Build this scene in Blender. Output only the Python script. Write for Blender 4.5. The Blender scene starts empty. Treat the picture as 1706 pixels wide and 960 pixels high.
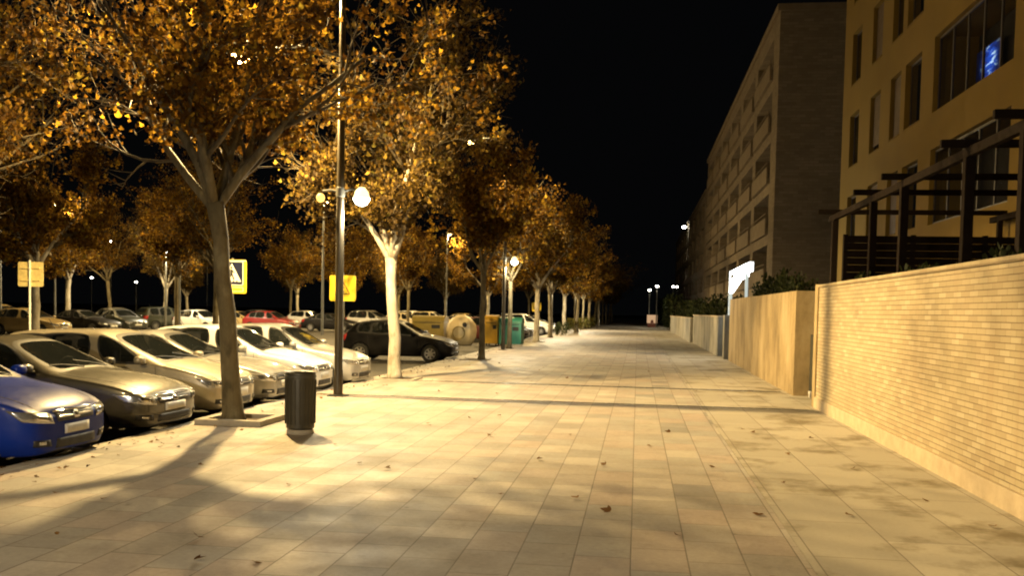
import bpy, bmesh, math, random
from math import radians as R, sin, cos, pi, atan2, sqrt
from mathutils import Vector, Matrix
from mathutils.bvhtree import BVHTree

scene = bpy.context.scene
col = scene.collection
random.seed(7)

# ------------------------------------------------------------------ helpers
class MB:
    """collects polygons, links them as one mesh object"""
    def __init__(s):
        s.v = []; s.f = []; s.m = []; s.mi = 0
    def add(s, vs, fs, mi=None):
        o = len(s.v); s.v += [tuple(p) for p in vs]
        for f in fs:
            s.f.append([i + o for i in f]); s.m.append(s.mi if mi is None else mi)
    def box(s, x0, x1, y0, y1, z0, z1, mi=None):
        s.add([(x0,y0,z0),(x1,y0,z0),(x1,y1,z0),(x0,y1,z0),(x0,y0,z1),(x1,y0,z1),(x1,y1,z1),(x0,y1,z1)],
              [(0,3,2,1),(4,5,6,7),(0,1,5,4),(1,2,6,5),(2,3,7,6),(3,0,4,7)], mi)
    def cbox(s, c, d, mi=None):
        s.box(c[0]-d[0]/2,c[0]+d[0]/2,c[1]-d[1]/2,c[1]+d[1]/2,c[2]-d[2]/2,c[2]+d[2]/2,mi)
    def rbox(s, x0, x1, y0, y1, z0, z1, b=.01, mi=None):
        """box with chamfered edges"""
        bm = bmesh.new(); bmesh.ops.create_cube(bm, size=1)
        for v in bm.verts:
            v.co = Vector(((x0+x1)/2+v.co.x*(x1-x0),(y0+y1)/2+v.co.y*(y1-y0),(z0+z1)/2+v.co.z*(z1-z0)))
        bmesh.ops.bevel(bm, geom=list(bm.edges), offset=b, segments=2, affect='EDGES', profile=.6)
        bm.verts.index_update()
        s.add([v.co for v in bm.verts], [[v.index for v in f.verts] for f in bm.faces], mi); bm.free()
    def tube(s, pts, rad, n=8, cap=True, mi=None):
        pts = [Vector(p) for p in pts]; rings = []
        if not isinstance(rad, (list, tuple)): rad = [rad]*len(pts)
        up = None
        vs = []
        for i, p in enumerate(pts):
            t = (pts[min(i+1,len(pts)-1)] - pts[max(i-1,0)]).normalized()
            if up is None:
                a = Vector((1,0,0)) if abs(t.x) < .8 else Vector((0,1,0))
            else: a = up
            u = (a - t*a.dot(t)).normalized(); up = u; w = t.cross(u)
            for k in range(n):
                an = 2*pi*k/n
                vs.append(p + (u*cos(an) + w*sin(an))*rad[i])
        fs = []
        for i in range(len(pts)-1):
            for k in range(n):
                a=i*n+k; b=i*n+(k+1)%n
                fs.append((a,b,b+n,a+n))
        if cap:
            fs.append(tuple(range(n-1,-1,-1))); L=(len(pts)-1)*n; fs.append(tuple(L+k for k in range(n)))
        s.add(vs, fs, mi)
    def lathe(s, prof, c=(0,0,0), n=24, axis='z', mi=None):
        vs=[]; fs=[]
        for (r,h) in prof:
            for k in range(n):
                a=2*pi*k/n
                if axis=='z': vs.append((c[0]+r*cos(a),c[1]+r*sin(a),c[2]+h))
                elif axis=='y': vs.append((c[0]+r*cos(a),c[1]+h,c[2]+r*sin(a)))
                else: vs.append((c[0]+h,c[1]+r*cos(a),c[2]+r*sin(a)))
        for i in range(len(prof)-1):
            for k in range(n):
                a=i*n+k;b=i*n+(k+1)%n
                fs.append((a,b,b+n,a+n))
        s.add(vs,fs,mi)
    def prism(s, poly, h0, h1, plane='xz', mi=None):
        """extrudes a 2D outline: plane xz -> along y"""
        n=len(poly)
        def P(p,h): return {'xz':(p[0],h,p[1]),'yz':(h,p[0],p[1]),'xy':(p[0],p[1],h)}[plane]
        vs=[P(p,h0) for p in poly]+[P(p,h1) for p in poly]
        fs=[tuple(range(n)),tuple(range(2*n-1,n-1,-1))]
        for i in range(n):
            j=(i+1)%n; fs.append((i,i+n,j+n,j))
        s.add(vs,fs,mi)
    def build(s, name, mats, parent=None, smooth=False, fixn=True):
        me = bpy.data.meshes.new(name); me.from_pydata(s.v, [], s.f)
        if not isinstance(mats,(list,tuple)): mats=[mats]
        for m in mats: me.materials.append(m)
        me.polygons.foreach_set('material_index', s.m)
        if fixn:
            bm=bmesh.new(); bm.from_mesh(me); bmesh.ops.recalc_face_normals(bm, faces=bm.faces); bm.to_mesh(me); bm.free()
        if smooth:
            me.polygons.foreach_set('use_smooth',[True]*len(me.polygons))
            if smooth=='auto': me.set_sharp_from_angle(angle=R(35))
        me.update()
        return link(name, me, parent)

def link(name, me, parent=None):
    o=bpy.data.objects.new(name, me); col.objects.link(o)
    if parent: o.parent=parent
    return o
def tag(o, label=None, cat=None, group=None, kind=None):
    if label: o['label']=label
    if cat: o['category']=cat
    if group: o['group']=group
    if kind: o['kind']=kind
    return o
def empty(name, loc=(0,0,0), rz=0.):
    o=bpy.data.objects.new(name,None); col.objects.link(o); o.location=loc; o.rotation_euler=(0,0,rz)
    o.empty_display_size=.3; return o
KIDS={}
def kids(o): return [c for c in col.objects if c.parent==o]
def copy_tree(o, parent=None, ch=None):
    if ch is None:
        ch={}
        for c in col.objects:
            if c.parent: ch.setdefault(c.parent.name,[]).append(c)
    c=o.copy(); col.objects.link(c)
    if parent: c.parent=parent
    for k in ch.get(o.name,[]): copy_tree(k,c,ch)
    return c

# ------------------------------------------------------------------ materials
class NT:
    def __init__(s,name):
        s.m=bpy.data.materials.new(name); s.m.use_nodes=True; s.t=s.m.node_tree; s.n=s.t.nodes
        s.b=s.n['Principled BSDF']; s.out=s.n['Material Output']
    def new(s,t,**kw):
        n=s.n.new(t)
        for k,v in kw.items():
            if hasattr(n,k): setattr(n,k,v)
        return n
    def ln(s,a,b): s.t.links.new(a,b)
    def coord(s,kind='Object'):
        return s.new('ShaderNodeTexCoord').outputs[kind]
    def mapping(s,vec,scale=(1,1,1),rot=(0,0,0),loc=(0,0,0)):
        m=s.new('ShaderNodeMapping'); s.ln(vec,m.inputs[0]); m.inputs['Scale'].default_value=scale; m.inputs['Rotation'].default_value=rot; m.inputs['Location'].default_value=loc
        return m.outputs[0]
    def noise(s,vec,scale,detail=4,rough=.55):
        n=s.new('ShaderNodeTexNoise'); s.ln(vec,n.inputs['Vector']); n.inputs['Scale'].default_value=scale; n.inputs['Detail'].default_value=detail; n.inputs['Roughness'].default_value=rough
        return n.outputs['Fac']
    def ramp(s,fac,stops):
        r=s.new('ShaderNodeValToRGB'); s.ln(fac,r.inputs[0]); e=r.color_ramp.elements
        while len(e)<len(stops): e.new(.5)
        for k,(p,c) in enumerate(stops):
            e[k].position=p; e[k].color=(c,c,c,1) if isinstance(c,(int,float)) else (*c,1)
        return r.outputs[0]
    def mix(s,fac,a,b,mode='MIX'):
        m=s.new('ShaderNodeMix'); m.data_type='RGBA'; m.blend_type=mode
        for i,x in ((0,fac),(6,a),(7,b)):
            if isinstance(x,(int,float)): m.inputs[i].default_value=x
            elif isinstance(x,tuple): m.inputs[i].default_value=(*x,1)
            else: s.ln(x,m.inputs[i])
        return m.outputs[2]
    def math(s,op,a,b=0.):
        m=s.new('ShaderNodeMath'); m.operation=op
        for i,x in ((0,a),(1,b)):
            if isinstance(x,(int,float)): m.inputs[i].default_value=x
            else: s.ln(x,m.inputs[i])
        return m.outputs[0]
    def bump(s,h,strength=.3,dist=.01):
        b=s.new('ShaderNodeBump'); s.ln(h,b.inputs['Height']); b.inputs['Strength'].default_value=strength; b.inputs['Distance'].default_value=dist
        s.ln(b.outputs[0],s.b.inputs['Normal'])
    def color(s,c):
        if isinstance(c,tuple): s.b.inputs['Base Color'].default_value=(*c,1)
        else: s.ln(c,s.b.inputs['Base Color'])
    def set(s,**kw):
        for k,v in kw.items():
            i=s.b.inputs[k.replace('_',' ')]
            if isinstance(v,(int,float)): i.default_value=v
            elif isinstance(v,tuple): i.default_value=(*v,1) if len(v)==3 else v
            else: s.ln(v,i)

def worn(name,c,rough=.6,metal=0.,scale=6.,amt=.35,dark=.6,bump=0.):
    """a plain material with gentle tonal wear"""
    t=NT(name); co=t.coord(); n=t.noise(co,scale,5,.6)
    f=t.ramp(n,[(.3,0.),(.7,1.)])
    c2=tuple(x*dark for x in c)
    t.color(t.mix(f, tuple(x*(1-amt)+y*amt for x,y in zip(c,c2)), c))
    t.set(Metallic=metal); rr=t.ramp(n,[(.25,min(1,rough*1.2)),(.75,rough*.85)]); t.set(Roughness=rr)
    if bump: t.bump(t.noise(co,scale*6,4),bump,.01)
    return t.m
def emis(name,c,s):
    t=NT(name); t.color((0.02,0.02,0.02)); t.set(Emission_Color=c,Emission_Strength=s); t.m.cycles.emission_sampling='NONE'; return t.m
def paint(name,c,rough=.3,metal=0.,coat=.8):
    t=NT(name); co=t.coord(); n=t.noise(co,2.2,4,.6); d=t.noise(co,14.,5,.7)
    dust=t.math('MULTIPLY',t.ramp(n,[(.35,0.),(.75,1.)]),.035)
    t.color(t.mix(dust,c,(.22,.19,.15)))
    t.set(Metallic=metal,Coat_Weight=coat,Coat_Roughness=.06)
    t.set(Roughness=t.ramp(d,[(.3,rough),(.8,min(1,rough+.2))]))
    return t.m

M={}
M['steel']=worn('galvanised_steel',(.17,.175,.17),.42,.6,5,.4)
M['dark_steel']=worn('dark_painted_steel',(.055,.055,.05),.45,.2,5,.4)
M['pole_paint']=worn('brown_painted_pole',(.085,.072,.05),.33,.55,4,.45)
M['plastic_dark']=worn('dark_bin_plastic',(.035,.032,.022),.5,0,7,.4)
M['rubber']=worn('tyre_rubber',(.018,.018,.018),.85,0,9,.4)
M['trim']=worn('black_plastic_trim',(.02,.02,.021),.55,0,8,.3)
M['rim']=worn('alloy_rim',(.42,.42,.42),.32,.85,12,.4)
M['chrome']=worn('chrome',(.7,.7,.7),.12,1.,8,.15)
M['plate']=worn('number_plate',(.62,.62,.6),.45,0,9,.3)
M['seatcloth']=worn('seat_cloth',(.035,.035,.04),.9,0,20,.4)
M['timber']=worn('dark_stained_timber',(.014,.009,.006),.9,0,8,.5,.5,.3); M['timber'].node_tree.nodes['Principled BSDF'].inputs['Specular IOR Level'].default_value=.08
M['frame']=worn('window_frame',(.05,.04,.035),.5,0,6,.3)
M['yellow_sign']=worn('yellow_sign_sheet',(.85,.64,.03),.4,0,5,.15,.8)
M['blue_sign']=worn('blue_sign_sheet',(.008,.012,.04),.4,0,5,.2)
M['white_sign']=worn('white_sign_sheet',(.75,.74,.68),.4,0,5,.2)
M['sign_brown']=worn('faded_sign_print',(.3,.15,.02),.5,0,6,.3)
M['black_print']=worn('black_sign_print',(.015,.015,.015),.5,0,5,.2)
M['sign_back']=worn('weathered_sign_back',(.85,.7,.3),.5,.1,9,.55,.45)
M['teal']=worn('teal_container_plastic',(.03,.22,.17),.5,0,3,.5,.55)
M['yellow_bin']=worn('yellow_container_plastic',(.62,.36,.03),.5,0,3,.4,.6)
M['red_bin']=worn('brown_container_plastic',(.13,.03,.02),.5,0,3,.4,.6)
M['beige']=worn('beige_container_fibreglass',(.5,.4,.22),.55,0,4,.5,.6)
M['olive']=worn('olive_container_steel',(.2,.15,.03),.55,0,3,.5,.6)
M['paper']=worn('white_paper',(.75,.73,.7),.6,0,9,.2)
M['concrete_trim']=worn('concrete_trim',(.36,.33,.28),.85,0,9,.5,.6,.4)
M['plinth']=worn('sandstone_plinth',(.46,.37,.25),.85,0,5,.5,.6,.4)
M['soil']=worn('tree_pit_soil',(.09,.06,.035),.95,0,14,.6,.4,.6)
M['sod_glow']=emis('sodium_lamp_glow',(1,.62,.2),30)
M['amber_glow']=emis('amber_lamp_glow',(1,.55,.12),2.4)
M['warm_glow']=emis('warm_white_lamp_glow',(1,.93,.78),40)
M['cap_glow']=emis('lit_lantern_cap',(1,.8,.34),2.6)
M['white_glow']=emis('white_lightbox_glow',(.95,1,.96),7)
M['pink_glow']=emis('lit_panel_glow',(1,.6,.32),.55)
M['pale_window']=emis('lit_window_glow',(.9,.95,1),.25)

def glass_mat(name,c,alpha,rough=.03):
    t=NT(name); t.color(c); t.set(Roughness=rough,Alpha=alpha,Coat_Weight=.5,Specular_IOR_Level=.7)
    n=t.noise(t.coord(),3,4); t.set(Roughness=t.ramp(n,[(.3,rough),(.8,rough+.12)])); return t.m
M['car_glass']=glass_mat('car_glass',(.012,.014,.013),.72)
M['window_glass']=glass_mat('window_glass',(.010,.012,.016),.93)
M['head_glass']=worn('headlamp_reflector',(.6,.6,.6),.12,.75,20,.6,.2)
t=NT('tail_lamp'); t.color((.25,.01,.01)); t.set(Roughness=.15,Coat_Weight=1.); M['tail']=t.m

# paving -----------------------------------------------------------------
def paving():
    t=NT('promenade_pavers'); co=t.coord()
    def tiles(w,h,sc,off):
        v=t.mapping(co,(1,1,1),(0,0,pi/2),off)
        b=t.new('ShaderNodeTexBrick'); t.ln(v,b.inputs['Vector'])
        b.offset=.5; b.inputs['Scale'].default_value=1
        b.inputs['Brick Width'].default_value=w; b.inputs['Row Height'].default_value=h
        b.inputs['Mortar Size'].default_value=.006; b.inputs['Mortar Smooth'].default_value=.3; b.inputs['Bias'].default_value=0
        b.inputs['Color1'].default_value=(0,0,0,1); b.inputs['Color2'].default_value=(1,1,1,1); b.inputs['Mortar'].default_value=(.5,.5,.5,1)
        return b.outputs['Color'],b.outputs['Fac']
    c1,m1=tiles(.6,.4,1,(0,0,0))
    big,_=tiles(2.4,1.2,1,(.3,.2,0))
    n1=t.noise(co,1.3,6,.65); n2=t.noise(co,22,5,.7); n3=t.noise(t.mapping(co,(.5,.25,1)),1.0,3); n4=t.noise(co,3.1,7,.75)
    tile=t.ramp(c1,[(0,(.26,.255,.24)),(.25,(.42,.385,.335)),(.5,(.45,.375,.32)),(.75,(.35,.34,.315)),(1,(.54,.49,.425))])
    tile=t.mix(t.math('MULTIPLY',t.ramp(big,[(0.,0.),(1,1.)]),.28),tile,(.33,.265,.225))
    tile=t.mix(t.math('MULTIPLY',t.ramp(n1,[(.42,0.),(.72,1.)]),.45),tile,(.22,.185,.14))
    tile=t.mix(t.math('MULTIPLY',t.ramp(n3,[(.5,0.),(.7,1.)]),.35),tile,(.5,.46,.4))
    tile=t.mix(t.math('MULTIPLY',t.ramp(n4,[(.55,0.),(.68,1.)]),.4),tile,(.2,.175,.14))
    tile=t.mix(.45,tile,t.ramp(n2,[(.25,.26),(.75,.56)]),'OVERLAY')
    vo=t.new('ShaderNodeTexVoronoi'); t.ln(co,vo.inputs['Vector']); vo.inputs['Scale'].default_value=2.6
    sp=t.ramp(vo.outputs['Distance'],[(.03,1.),(.075,0.)])
    tile=t.mix(t.math('MULTIPLY',sp,.55),tile,(.12,.1,.08))
    tile=t.mix(t.math('MULTIPLY',m1,.85),tile,(.14,.12,.095))
    t.color(tile)
    t.set(Roughness=t.ramp(n1,[(.3,.55),(.75,.8)]),Specular_IOR_Level=.35)
    h=t.math('SUBTRACT',t.math('MULTIPLY',n2,.15),m1)
    t.bump(t.math('ADD',h,t.math('MULTIPLY',c1,.25)),.5,.006)
    return t.m
M['paving']=paving()
def slabs():
    t=NT('wall_side_slabs'); co=t.coord()
    v=t.mapping(co,(1,1,1),(0,0,pi/2),(0.35,0,0))
    b=t.new('ShaderNodeTexBrick'); t.ln(v,b.inputs['Vector']); b.offset=.5
    b.inputs['Scale'].default_value=1; b.inputs['Brick Width'].default_value=1.2; b.inputs['Row Height'].default_value=.66
    b.inputs['Mortar Size'].default_value=.006; b.inputs['Mortar Smooth'].default_value=.3; b.inputs['Bias'].default_value=0
    b.inputs['Color1'].default_value=(0,0,0,1); b.inputs['Color2'].default_value=(1,1,1,1)
    n1=t.noise(co,.9,6,.65); n2=t.noise(co,24,5,.7)
    c=t.ramp(b.outputs['Color'],[(0,(.37,.34,.285)),(1,(.45,.415,.35))])
    c=t.mix(t.math('MULTIPLY',t.ramp(n1,[(.5,0.),(.64,1.)]),.85),c,(.15,.12,.07))
    c=t.mix(.3,c,t.ramp(n2,[(.25,.28),(.75,.5)]),'OVERLAY')
    c=t.mix(t.math('MULTIPLY',b.outputs['Fac'],.8),c,(.14,.12,.095))
    t.color(c); t.set(Roughness=.75,Specular_IOR_Level=.3)
    t.bump(t.math('SUBTRACT',t.math('MULTIPLY',n2,.15),b.outputs['Fac']),.45,.006)
    return t.m
M['slabs']=slabs()
def asphalt():
    t=NT('asphalt'); co=t.coord(); n=t.noise(co,.35,6,.65); f=t.noise(co,60,4,.7)
    c=t.ramp(n,[(.3,(.045,.042,.036)),(.55,(.075,.068,.055)),(.8,(.12,.105,.08))])
    c=t.mix(.4,c,t.ramp(f,[(.3,.3),(.7,.55)]),'OVERLAY'); t.color(c); t.set(Roughness=.8); t.bump(f,.5,.008); return t.m
M['asphalt']=asphalt()
t=NT('dark_earth'); co=t.coord(); n=t.noise(co,.3,6); t.color(t.ramp(n,[(.3,(.018,.017,.012)),(.7,(.04,.038,.022))])); t.set(Roughness=.95); M['earth']=t.m
t=NT('worn_road_paint'); co=t.coord(); n=t.noise(co,9,6,.7); t.color(t.ramp(n,[(.42,(.09,.08,.065)),(.55,(.5,.48,.43))])); t.set(Roughness=.8); M['roadpaint']=t.m
t=NT('kerb_stone'); co=t.coord(); n=t.noise(co,3,6,.65)
b=t.new('ShaderNodeTexBrick'); t.ln(t.mapping(co,(1,1,1),(0,0,pi/2)),b.inputs['Vector']); b.offset=0; b.inputs['Scale'].default_value=1; b.inputs['Brick Width'].default_value=1.; b.inputs['Row Height'].default_value=3.; b.inputs['Mortar Size'].default_value=.006
t.color(t.mix(b.outputs['Fac'],t.ramp(n,[(.3,(.3,.28,.24)),(.7,(.45,.42,.37))]),(.1,.09,.07))); t.set(Roughness=.75); t.bump(n,.3,.01); M['kerb']=t.m

def brickwall():
    t=NT('cream_thin_brick'); co=t.coord()
    sx=t.new('ShaderNodeSeparateXYZ'); t.ln(co,sx.inputs[0]); cx=t.new('ShaderNodeCombineXYZ')
    t.ln(t.math('ADD',sx.outputs['Y'],sx.outputs['X']),cx.inputs[0]); t.ln(sx.outputs['Z'],cx.inputs[1])
    b=t.new('ShaderNodeTexBrick'); t.ln(cx.outputs[0],b.inputs['Vector']); b.offset=.5
    b.inputs['Scale'].default_value=1; b.inputs['Brick Width'].default_value=.25; b.inputs['Row Height'].default_value=.064
    b.inputs['Mortar Size'].default_value=.006; b.inputs['Mortar Smooth'].default_value=.25; b.inputs['Bias'].default_value=0
    b.inputs['Color1'].default_value=(0,0,0,1); b.inputs['Color2'].default_value=(1,1,1,1)
    n=t.noise(co,1.1,5,.6); n2=t.noise(co,40,4,.7)
    c=t.ramp(b.outputs['Color'],[(0,(.315,.25,.15)),(.3,(.355,.29,.175)),(.8,(.39,.32,.2)),(1,(.43,.365,.24))])
    c=t.mix(t.math('MULTIPLY',t.ramp(n,[(.45,0.),(.75,1.)]),.4),c,(.34,.255,.16))
    c=t.mix(.25,c,t.ramp(n2,[(.3,.35),(.7,.55)]),'OVERLAY')
    st_=t.noise(t.mapping(co,(1,1.2,.12)),1.5,6,.65); c=t.mix(t.math('MULTIPLY',t.ramp(st_,[(.52,0.),(.72,1.)]),.45),c,(.30,.21,.12))
    # bed joints read darker than the perpends
    w=t.math('FRACT',t.math('DIVIDE',sx.outputs['Z'],.064)); bed=t.ramp(w,[(0.,1.),(.13,1.),(.2,0.),(.86,0.),(.93,1.)])
    mort=t.math('MULTIPLY',b.outputs['Fac'],t.math('ADD',t.math('MULTIPLY',bed,.75),.13))
    c=t.mix(mort,c,(.17,.12,.07)); t.color(c); t.set(Roughness=.85)
    t.bump(t.math('SUBTRACT',t.math('MULTIPLY',n2,.12),b.outputs['Fac']),.7,.008)
    return t.m
M['brick']=brickwall()
def streaked(name,a,b_,c_):
    t=NT(name); co=t.coord(); s=t.noise(t.mapping(co,(1,1.,.5)),.9,6,.66); n=t.noise(co,7,6,.7); f=t.noise(co,45,4)
    c=t.ramp(s,[(.32,b_),(.5,a),(.68,c_)]); c=t.mix(t.math('MULTIPLY',t.ramp(n,[(.5,0.),(.75,1.)]),.3),c,b_)
    t.color(c); t.set(Roughness=.9); t.bump(t.math('ADD',f,n),.35,.01); return t.m
M['render']=streaked('stained_render',(.27,.20,.10),(.12,.085,.04),(.36,.285,.17))
M['greywall']=streaked('grey_stained_render',(.24,.225,.19),(.1,.095,.075),(.32,.3,.25))
def ochre():
    t=NT('ochre_facade_render'); co=t.coord(); n=t.noise(co,.6,6,.6); f=t.noise(co,30,4); s=t.noise(t.mapping(co,(1,1,.2)),1.1,5)
    c=t.ramp(n,[(.3,(.155,.096,.009)),(.7,(.18,.112,.012))]); c=t.mix(t.math('MULTIPLY',t.ramp(s,[(.5,0.),(.75,1.)]),.3),c,(.15,.08,.012))
    t.color(c); t.set(Roughness=.9); t.bump(f,.25,.01); return t.m
M['ochre']=ochre()
def oldbrick():
    t=NT('grey_brown_facade_brick'); co=t.coord()
    sx=t.new('ShaderNodeSeparateXYZ'); t.ln(co,sx.inputs[0]); cx=t.new('ShaderNodeCombineXYZ')
    t.ln(t.math('ADD',sx.outputs['Y'],sx.outputs['X']),cx.inputs[0]); t.ln(sx.outputs['Z'],cx.inputs[1])
    b=t.new('ShaderNodeTexBrick'); t.ln(cx.outputs[0],b.inputs['Vector']); b.inputs['Scale'].default_value=1; b.inputs['Brick Width'].default_value=.5; b.inputs['Row Height'].default_value=.16; b.inputs['Mortar Size'].default_value=.012
    b.inputs['Color1'].default_value=(.175,.138,.09,1); b.inputs['Color2'].default_value=(.24,.19,.13,1); b.inputs['Mortar'].default_value=(.17,.135,.09,1)
    n=t.noise(co,.5,6,.65); t.color(t.mix(t.ramp(n,[(.4,0.),(.7,.45)]),b.outputs['Color'],(.11,.085,.055))); t.set(Roughness=.9); return t.m
M['oldbrick']=oldbrick()
M['slab_band']=worn('concrete_band',(.2,.155,.10),.9,0,2,.4)
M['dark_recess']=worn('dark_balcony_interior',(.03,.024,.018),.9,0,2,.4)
def bark(name,a,b_,c_):
    t=NT(name); co=t.coord(); v=t.noise(t.mapping(co,(1,1,.45)),5.5,3,.5); n=t.noise(t.mapping(co,(1,1,.3)),24,5,.65)
    c=t.ramp(v,[(.36,b_),(.46,a),(.56,a),(.66,c_)]); c=t.mix(.35,c,t.ramp(n,[(.3,.25),(.7,.6)]),'OVERLAY'); t.color(c); t.set(Roughness=.85); t.bump(t.math('ADD',n,v),.6,.012); return t.m
M['bark']=bark('plane_tree_bark',(.135,.11,.06),(.075,.06,.03),(.19,.165,.10))
M['twig']=bark('twig_bark',(.085,.065,.035),(.05,.038,.02),(.13,.105,.06))
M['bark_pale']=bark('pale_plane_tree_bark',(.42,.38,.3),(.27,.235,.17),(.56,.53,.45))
def leafmat(name,stops,trans=.45):
    t=NT(name); a=t.new('ShaderNodeAttribute'); a.attribute_name='tint'
    c=t.ramp(a.outputs['Fac'],stops); t.color(c); t.set(Roughness=.75,Specular_IOR_Level=.16)
    tr=t.new('ShaderNodeBsdfTranslucent'); t.ln(c,tr.inputs['Color'])
    mx=t.new('ShaderNodeMixShader'); mx.inputs[0].default_value=trans
    t.ln(t.b.outputs[0],mx.inputs[1]); t.ln(tr.outputs[0],mx.inputs[2]); t.ln(mx.outputs[0],t.out.inputs['Surface']); return t.m
M['leaf']=leafmat('autumn_plane_leaf',[(0,(.035,.016,.004)),(.3,(.09,.042,.006)),(.62,(.165,.086,.010)),(.87,(.38,.23,.024)),(1,(.22,.165,.026))])
M['leaf_dimmed']=leafmat('dimmed_olive_plane_leaf',[(0,(.02,.011,.003)),(.3,(.042,.024,.005)),(.62,(.072,.043,.007)),(.88,(.19,.12,.016)),(1,(.11,.09,.016))],.35)  # olive leaf, darkened in colour to offset the strong lamplight on its crown
M['leaf_dry']=leafmat('dry_fallen_leaf',[(0,(.05,.028,.012)),(.6,(.13,.065,.022)),(1,(.24,.13,.04))],.2)
M['leaf_green']=leafmat('dark_green_leaf',[(0,(.010,.014,.005)),(.6,(.02,.028,.009)),(1,(.04,.045,.014))],.3)
M['leaf_olive']=leafmat('olive_green_leaf',[(0,(.05,.05,.012)),(.6,(.1,.095,.022)),(1,(.16,.13,.03))],.3)

# ------------------------------------------------------------------ setting: ground
m=MB(); m.add([(-400,-120,-.17),(300,-120,-.17),(300,600,-.17),(-400,600,-.17)],[(0,1,2,3)]); tag(m.build('ground',M['earth']),kind='structure')
m=MB(); m.add([(-45,-60,-.15),(-6.5,-60,-.15),(-6.5,260,-.15),(-45,260,-.15)],[(0,1,2,3)]); tag(m.build('road',M['asphalt']),kind='structure')
m=MB(); m.box(-6.3,1.25,-40,260,-.2,0); tag(m.build('pavement',M['paving']),kind='structure')
m=MB(); m.box(1.256,7.2,-40,260,-.2,.0); tag(m.build('path',M['slabs']),kind='structure')
m=MB(); m.rbox(-6.5,-6.304,-40,260,-.2,.004,.015); tag(m.build('kerb',M['kerb']),kind='structure')
m=MB()
for y in [6.3,8.65,11.05,13.45,15.6,17.65,19.9,22.3,31.2,33.7]:
    m.box(-11.2,-6.75,y-.05,y+.05,-.1499,-.146)
tag(m.build('parking_markings',M['roadpaint']),kind='structure')
m=MB(); m.box(3.75,7.45,-20,36.5,.02,1.35); tag(m.build('garden_terrace',M['earth']),kind='structure')

def band(y0,w,label):  # flush dark band with a row of darker dashes across the paving
    m=MB(); 
    m.box(-6.29,3.3,y0,y0+w,-.03,.005,0)
    n=int(9.6/.25)
    for i in range(n):
        x=-6.27+i*.25; m.box(x,x+.2,y0+w*.25,y0+w*.75,.0045,.0075,1)
    tag(m.build('dark_band',[M['dark_steel'],M['trim']]),label,'band','dark bands across the promenade')
band(17.75,.09,'thin dark drain crossing the promenade beside the lamp post')
band(21.75,.22,'broad dark drain crossing the paving at the pale trunk')

# ------------------------------------------------------------------ leaves / trees
LEAF=[(0,0),(.16,-.02),(.34,.12),(.5,.42),(.26,.42),(.2,.62),(0,1.0),(-.2,.62),(-.26,.42),(-.5,.42),(-.34,.12),(-.16,-.02)]
OVAL=[(0,0),(.24,.3),(.22,.7),(0,1),(-.22,.7),(-.24,.3)]
class Leaves:
    def __init__(s,shape=LEAF): s.v=[];s.f=[];s.t=[];s.shape=shape
    def add(s,p,size,rng,flat=None,tint=None):
        if flat is None:
            q=Matrix.Rotation(rng.uniform(0,2*pi),3,'Z')@Matrix.Rotation(rng.gauss(2.1,.75),3,'X')@Matrix.Rotation(rng.gauss(0,.6),3,'Y')
        else:
            q=Matrix.Rotation(rng.uniform(0,2*pi),3,'Z')@Matrix.Rotation(rng.gauss(0,flat),3,'X')@Matrix.Rotation(rng.gauss(0,flat),3,'Y')
        o=len(s.v); curl=rng.uniform(.1,.55)
        for (x,y) in s.shape:
            s.v.append(tuple(Vector(p)+q@Vector((x*size,y*size,(abs(x)*curl+ (y-.5)**2*curl*.6)*size))))
        n=len(s.shape); h=n//2
        s.f.append([o+i for i in range(h+1)]); s.f.append([o]+[o+i for i in range(h,n)])
        tv=rng.random() if tint is None else tint
        s.t+= [tv]*n
    def build(s,name,mat,parent=None):
        me=bpy.data.meshes.new(name); me.from_pydata(s.v,[],s.f); me.materials.append(mat)
        a=me.attributes.new('tint','FLOAT','POINT'); a.data.foreach_set('value',s.t); me.update()
        return link(name,me,parent)

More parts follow.
